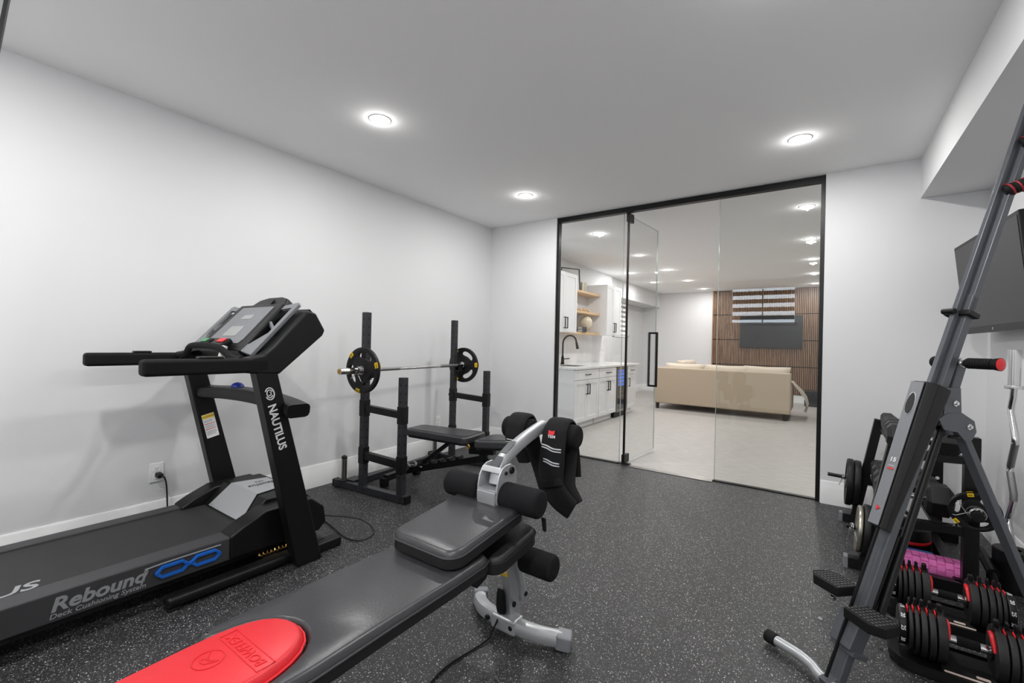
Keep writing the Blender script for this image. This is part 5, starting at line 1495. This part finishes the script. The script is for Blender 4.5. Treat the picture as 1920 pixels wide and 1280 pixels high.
def cushion(m, c, d, rot, p=4.0, n=14):
    t = bmesh.new()
    g = {}
    for s_ in (1, -1):
        for i in range(n+1):
            for j in range(n+1):
                u, v = -1 + 2*i/n, -1 + 2*j/n
                k = max(0, (1-abs(u)**p)) ** .55 * max(0, (1-abs(v)**p)) ** .55
                if k <= 0 and s_ < 0: g[(s_, i, j)] = g[(1, i, j)]; continue
                sh = 1 - .06*(1-abs(u))*abs(v)**2 - .06*(1-abs(v))*abs(u)**2
                g[(s_, i, j)] = t.verts.new((u*d[0]/2*sh, s_*k*d[1]/2, v*d[2]/2*sh))
        for i in range(n):
            for j in range(n):
                q = (g[(s_, i, j)], g[(s_, i+1, j)], g[(s_, i+1, j+1)], g[(s_, i, j+1)])
                t.faces.new(q if s_ > 0 else tuple(reversed(q)))
    bmesh.ops.recalc_face_normals(t, faces=t.faces)
    from mathutils import Euler
    m._take(t, 0, Matrix.Translation(V(c)) @ Euler([R(a) for a in rot]).to_matrix().to_4x4())
for x, zt, w_, rz_q in ((-2.18, .655, .72, 2), (-1.43, .655, .78, -1), (-.80, .665, .72, 1)):
    m = M(); cushion(m, (x, 8.95, zt), (w_, .20, .46), (-8, 0, rz_q)); part('back_cushion', m, linen2, so, sharp=80, wn=False)
m = M()
for x in (-2.62, -.50):
    t = None
    m = M(); m.lathe([(0, 0), (.030, 0), (.042, .12), (0, .12)], (x, 8.715, 0), (0, 0, 1), 4); part('leg', m, mat('dark_wood_leg', (38, 28, 24), .4), so, sharp=20)
for x, y in ((-2.62, 10.84), (-1.80, 10.84), (-.50, 9.55)):
    m = M(); m.lathe([(0, 0), (.030, 0), (.042, .12), (0, .12)], (x, y, 0), (0, 0, 1), 4); part('leg', m, mat('dark_wood_leg', (38, 28, 24), .4), so, sharp=20)
for i, (c, d, r_, lab) in enumerate((((-2.40, 10.45, .70), (.37, .18, .46), (-12, 0, 80), 'beige scatter cushion at the far left corner of the sofa'),
        ((-2.38, 10.05, .70), (.37, .18, .46), (-12, 0, 82), 'beige scatter cushion in the middle of the row along the sofa side'),
        ((-2.39, 9.65, .70), (.37, .18, .46), (-12, 0, 82), 'beige scatter cushion nearest the sofa corner'),)):
    m = M(); cushion(m, c, d, r_); solo('scatter_cushion', m, linen2, lab, 'cushion', c, 'scatter cushions along the sofa side', sharp=80, wn=False)
# throw over the right arm
t = bmesh.new(); rows_ = []
prof = [(8.98, -.72, .61), (8.98, -.60, .635), (8.98, -.50, .64), (8.98, -.415, .625), (8.98, -.375, .57), (8.98, -.29, .47), (8.98, -.23, .36), (8.98, -.20, .24), (8.98, -.23, .14)]
for j in range(15):
    v = j/14; row = []
    for k, (_, x, z) in enumerate(prof):
        f = k/8
        row.append(t.verts.new((x + .02*math.sin(v*14 + k)*f, 9.02 + v*.48*(1 + .25*f), z + .008*math.sin(v*11 + k*.7) - (.10*(1-abs(2*v-1)) if k > 6 else 0)*.3)))
    rows_.append(row)
for A, B in zip(rows_, rows_[1:]):
    for k in range(8): t.faces.new((A[k], A[k+1], B[k+1], B[k]))
bmesh.ops.solidify(t, geom=t.faces[:], thickness=.012)
bmesh.ops.recalc_face_normals(t, faces=t.faces)
m = M(); m._take(t)
solo('throw_blanket', m, mat('cream_knit', (226, 218, 206), .95, bump=(120, .6)), 'cream throw blanket hanging over the right end of the sofa', 'blanket', (-.5, 9.2, .6), sharp=80, wn=False)
t = thing('subwoofer', 'black box speaker on the floor right of the sofa by the slat wall', 'speaker', (-.17, 11.35, 0))
m = M(); m.bb(-.30, -.06, 11.25, 11.55, .02, .33, .02, 3); part('cabinet', m, satin, t)
m = M(); m.lathe([(.0, .0), (.09, .004), (.10, 0)], (-.18, 11.249, .17), (0, -1, 0), 28); part('speaker_cone', m, soft, t)
m = M(); m.bb(-.29, -.07, 11.27, 11.53, 0, .02); part('plinth', m, black, t)

# ---------------------------------------------------------------- lounge side window with striped shade
m = M(); zc0, zc1, yc0, yc1 = 1.40, 2.26, 9.75, 10.75
for a in ((yc0, yc0+.05, zc0, zc1), (yc1-.05, yc1, zc0, zc1), (yc0, yc1, zc0, zc0+.05), (yc0, yc1, zc1-.05, zc1)): m.bb(-4.10, -3.985, *a, .002)
w3 = struct('window_3', m, trimm, keep=True)
m = M(); m.bb(-4.08, -4.075, yc0+.05, yc1-.05, zc0+.05, zc1-.05); part('pane', m, glass, w3, wn=False)
stripe = mat('shade_stripe', (176, 172, 166), .9)
sheer = mat('shade_sheer', (240, 240, 240), .9, emit=.45)
ws = thing('striped_roller_shade', 'grey and white striped roller shade on the lounge side window', 'blind', (-3.99, 10.25, 2.2))
m = M(); z = zc1 - .10
while z > zc0 + .02: m.bb(-4.0, -3.998, yc0+.05, yc1-.05, z-.055, z); z -= .115
part('opaque_stripe', m, stripe, ws, wn=False, keep=True)
m = M(); m.bb(-4.004, -4.002, yc0+.05, yc1-.05, zc0+.02, zc1-.03); part('sheer_fabric', m, sheer, ws, wn=False)

# ---------------------------------------------------------------- basement window behind the camera (seen mirrored in the glass)
m = M()
for a in ((WX0, WX0+.045, WZ0, WZ1), (WX1-.045, WX1, WZ0, WZ1), (WX0, WX1, WZ0, WZ0+.04), (WX0, WX1, WZ1-.04, WZ1)): m.bb(a[0], a[1], YF-.10, YF+.012, a[2], a[3], .002)
m.bb((WX0+WX1)/2-.012, (WX0+WX1)/2+.012, YF-.08, YF-.05, WZ0, WZ1)
w4 = struct('window_4', m, trimm, keep=True)
m = M(); m.bb(WX0+.04, WX1-.04, YF-.075, YF-.07, WZ0+.04, WZ1-.04); part('pane', m, glass, w4, wn=False)
zs = thing('zebra_shade', 'dark and clear striped roller shade on the window behind the camera', 'blind', ((WX0+WX1)/2, YF-.03, 2.3))
m = M(); m.bb(WX0+.045, WX1-.045, YF-.045, YF-.005, WZ1-.10, WZ1-.04, .004); part('headrail', m, trimm, zs)
m = M(); z = WZ1 - .15
for i in range(4): m.bb(WX0+.05, WX1-.05, YF-.026, YF-.024, z-.085, z); z -= .165
part('opaque_stripe', m, mat('shade_dark', (96, 92, 88), .9), zs, wn=False, keep=True)

# ---------------------------------------------------------------- leaning mirror left of the camera
mp = V((-1.50, .097, 0)); md = V((-.35, -1, 0)).normalized()
mt_ = V((0, .105, 1)).normalized()
lm = thing('leaning_mirror', 'tall mirror with a thin black frame leaning at the far left beside the camera', 'mirror', mp - md*0 + V((0, -.15, 0)))
def mrp(a, s_): return mp + V((0, -.153, 0)) + md*a + mt_*s_
m = M(); m.beam(mrp(0, 0), mrp(0, 2.30), .010, .007, up=md); m.beam(mrp(.55, 0), mrp(.55, 2.30), .005, .004, up=md); m.beam(mrp(0, .003), mrp(.55, .003), .006, .006); m.beam(mrp(0, 2.297), mrp(.55, 2.297), .006, .006); part('frame', m, black, lm, keep=True)
m = M(); m.prism([(.002, .004), (.548, .004), (.548, 2.296), (.002, 2.296)], mrp(0, 0), md, mt_, .004); part('mirror_glass', m, mat('mirror', (214, 218, 216), .02, metal=1), lm, wn=False)
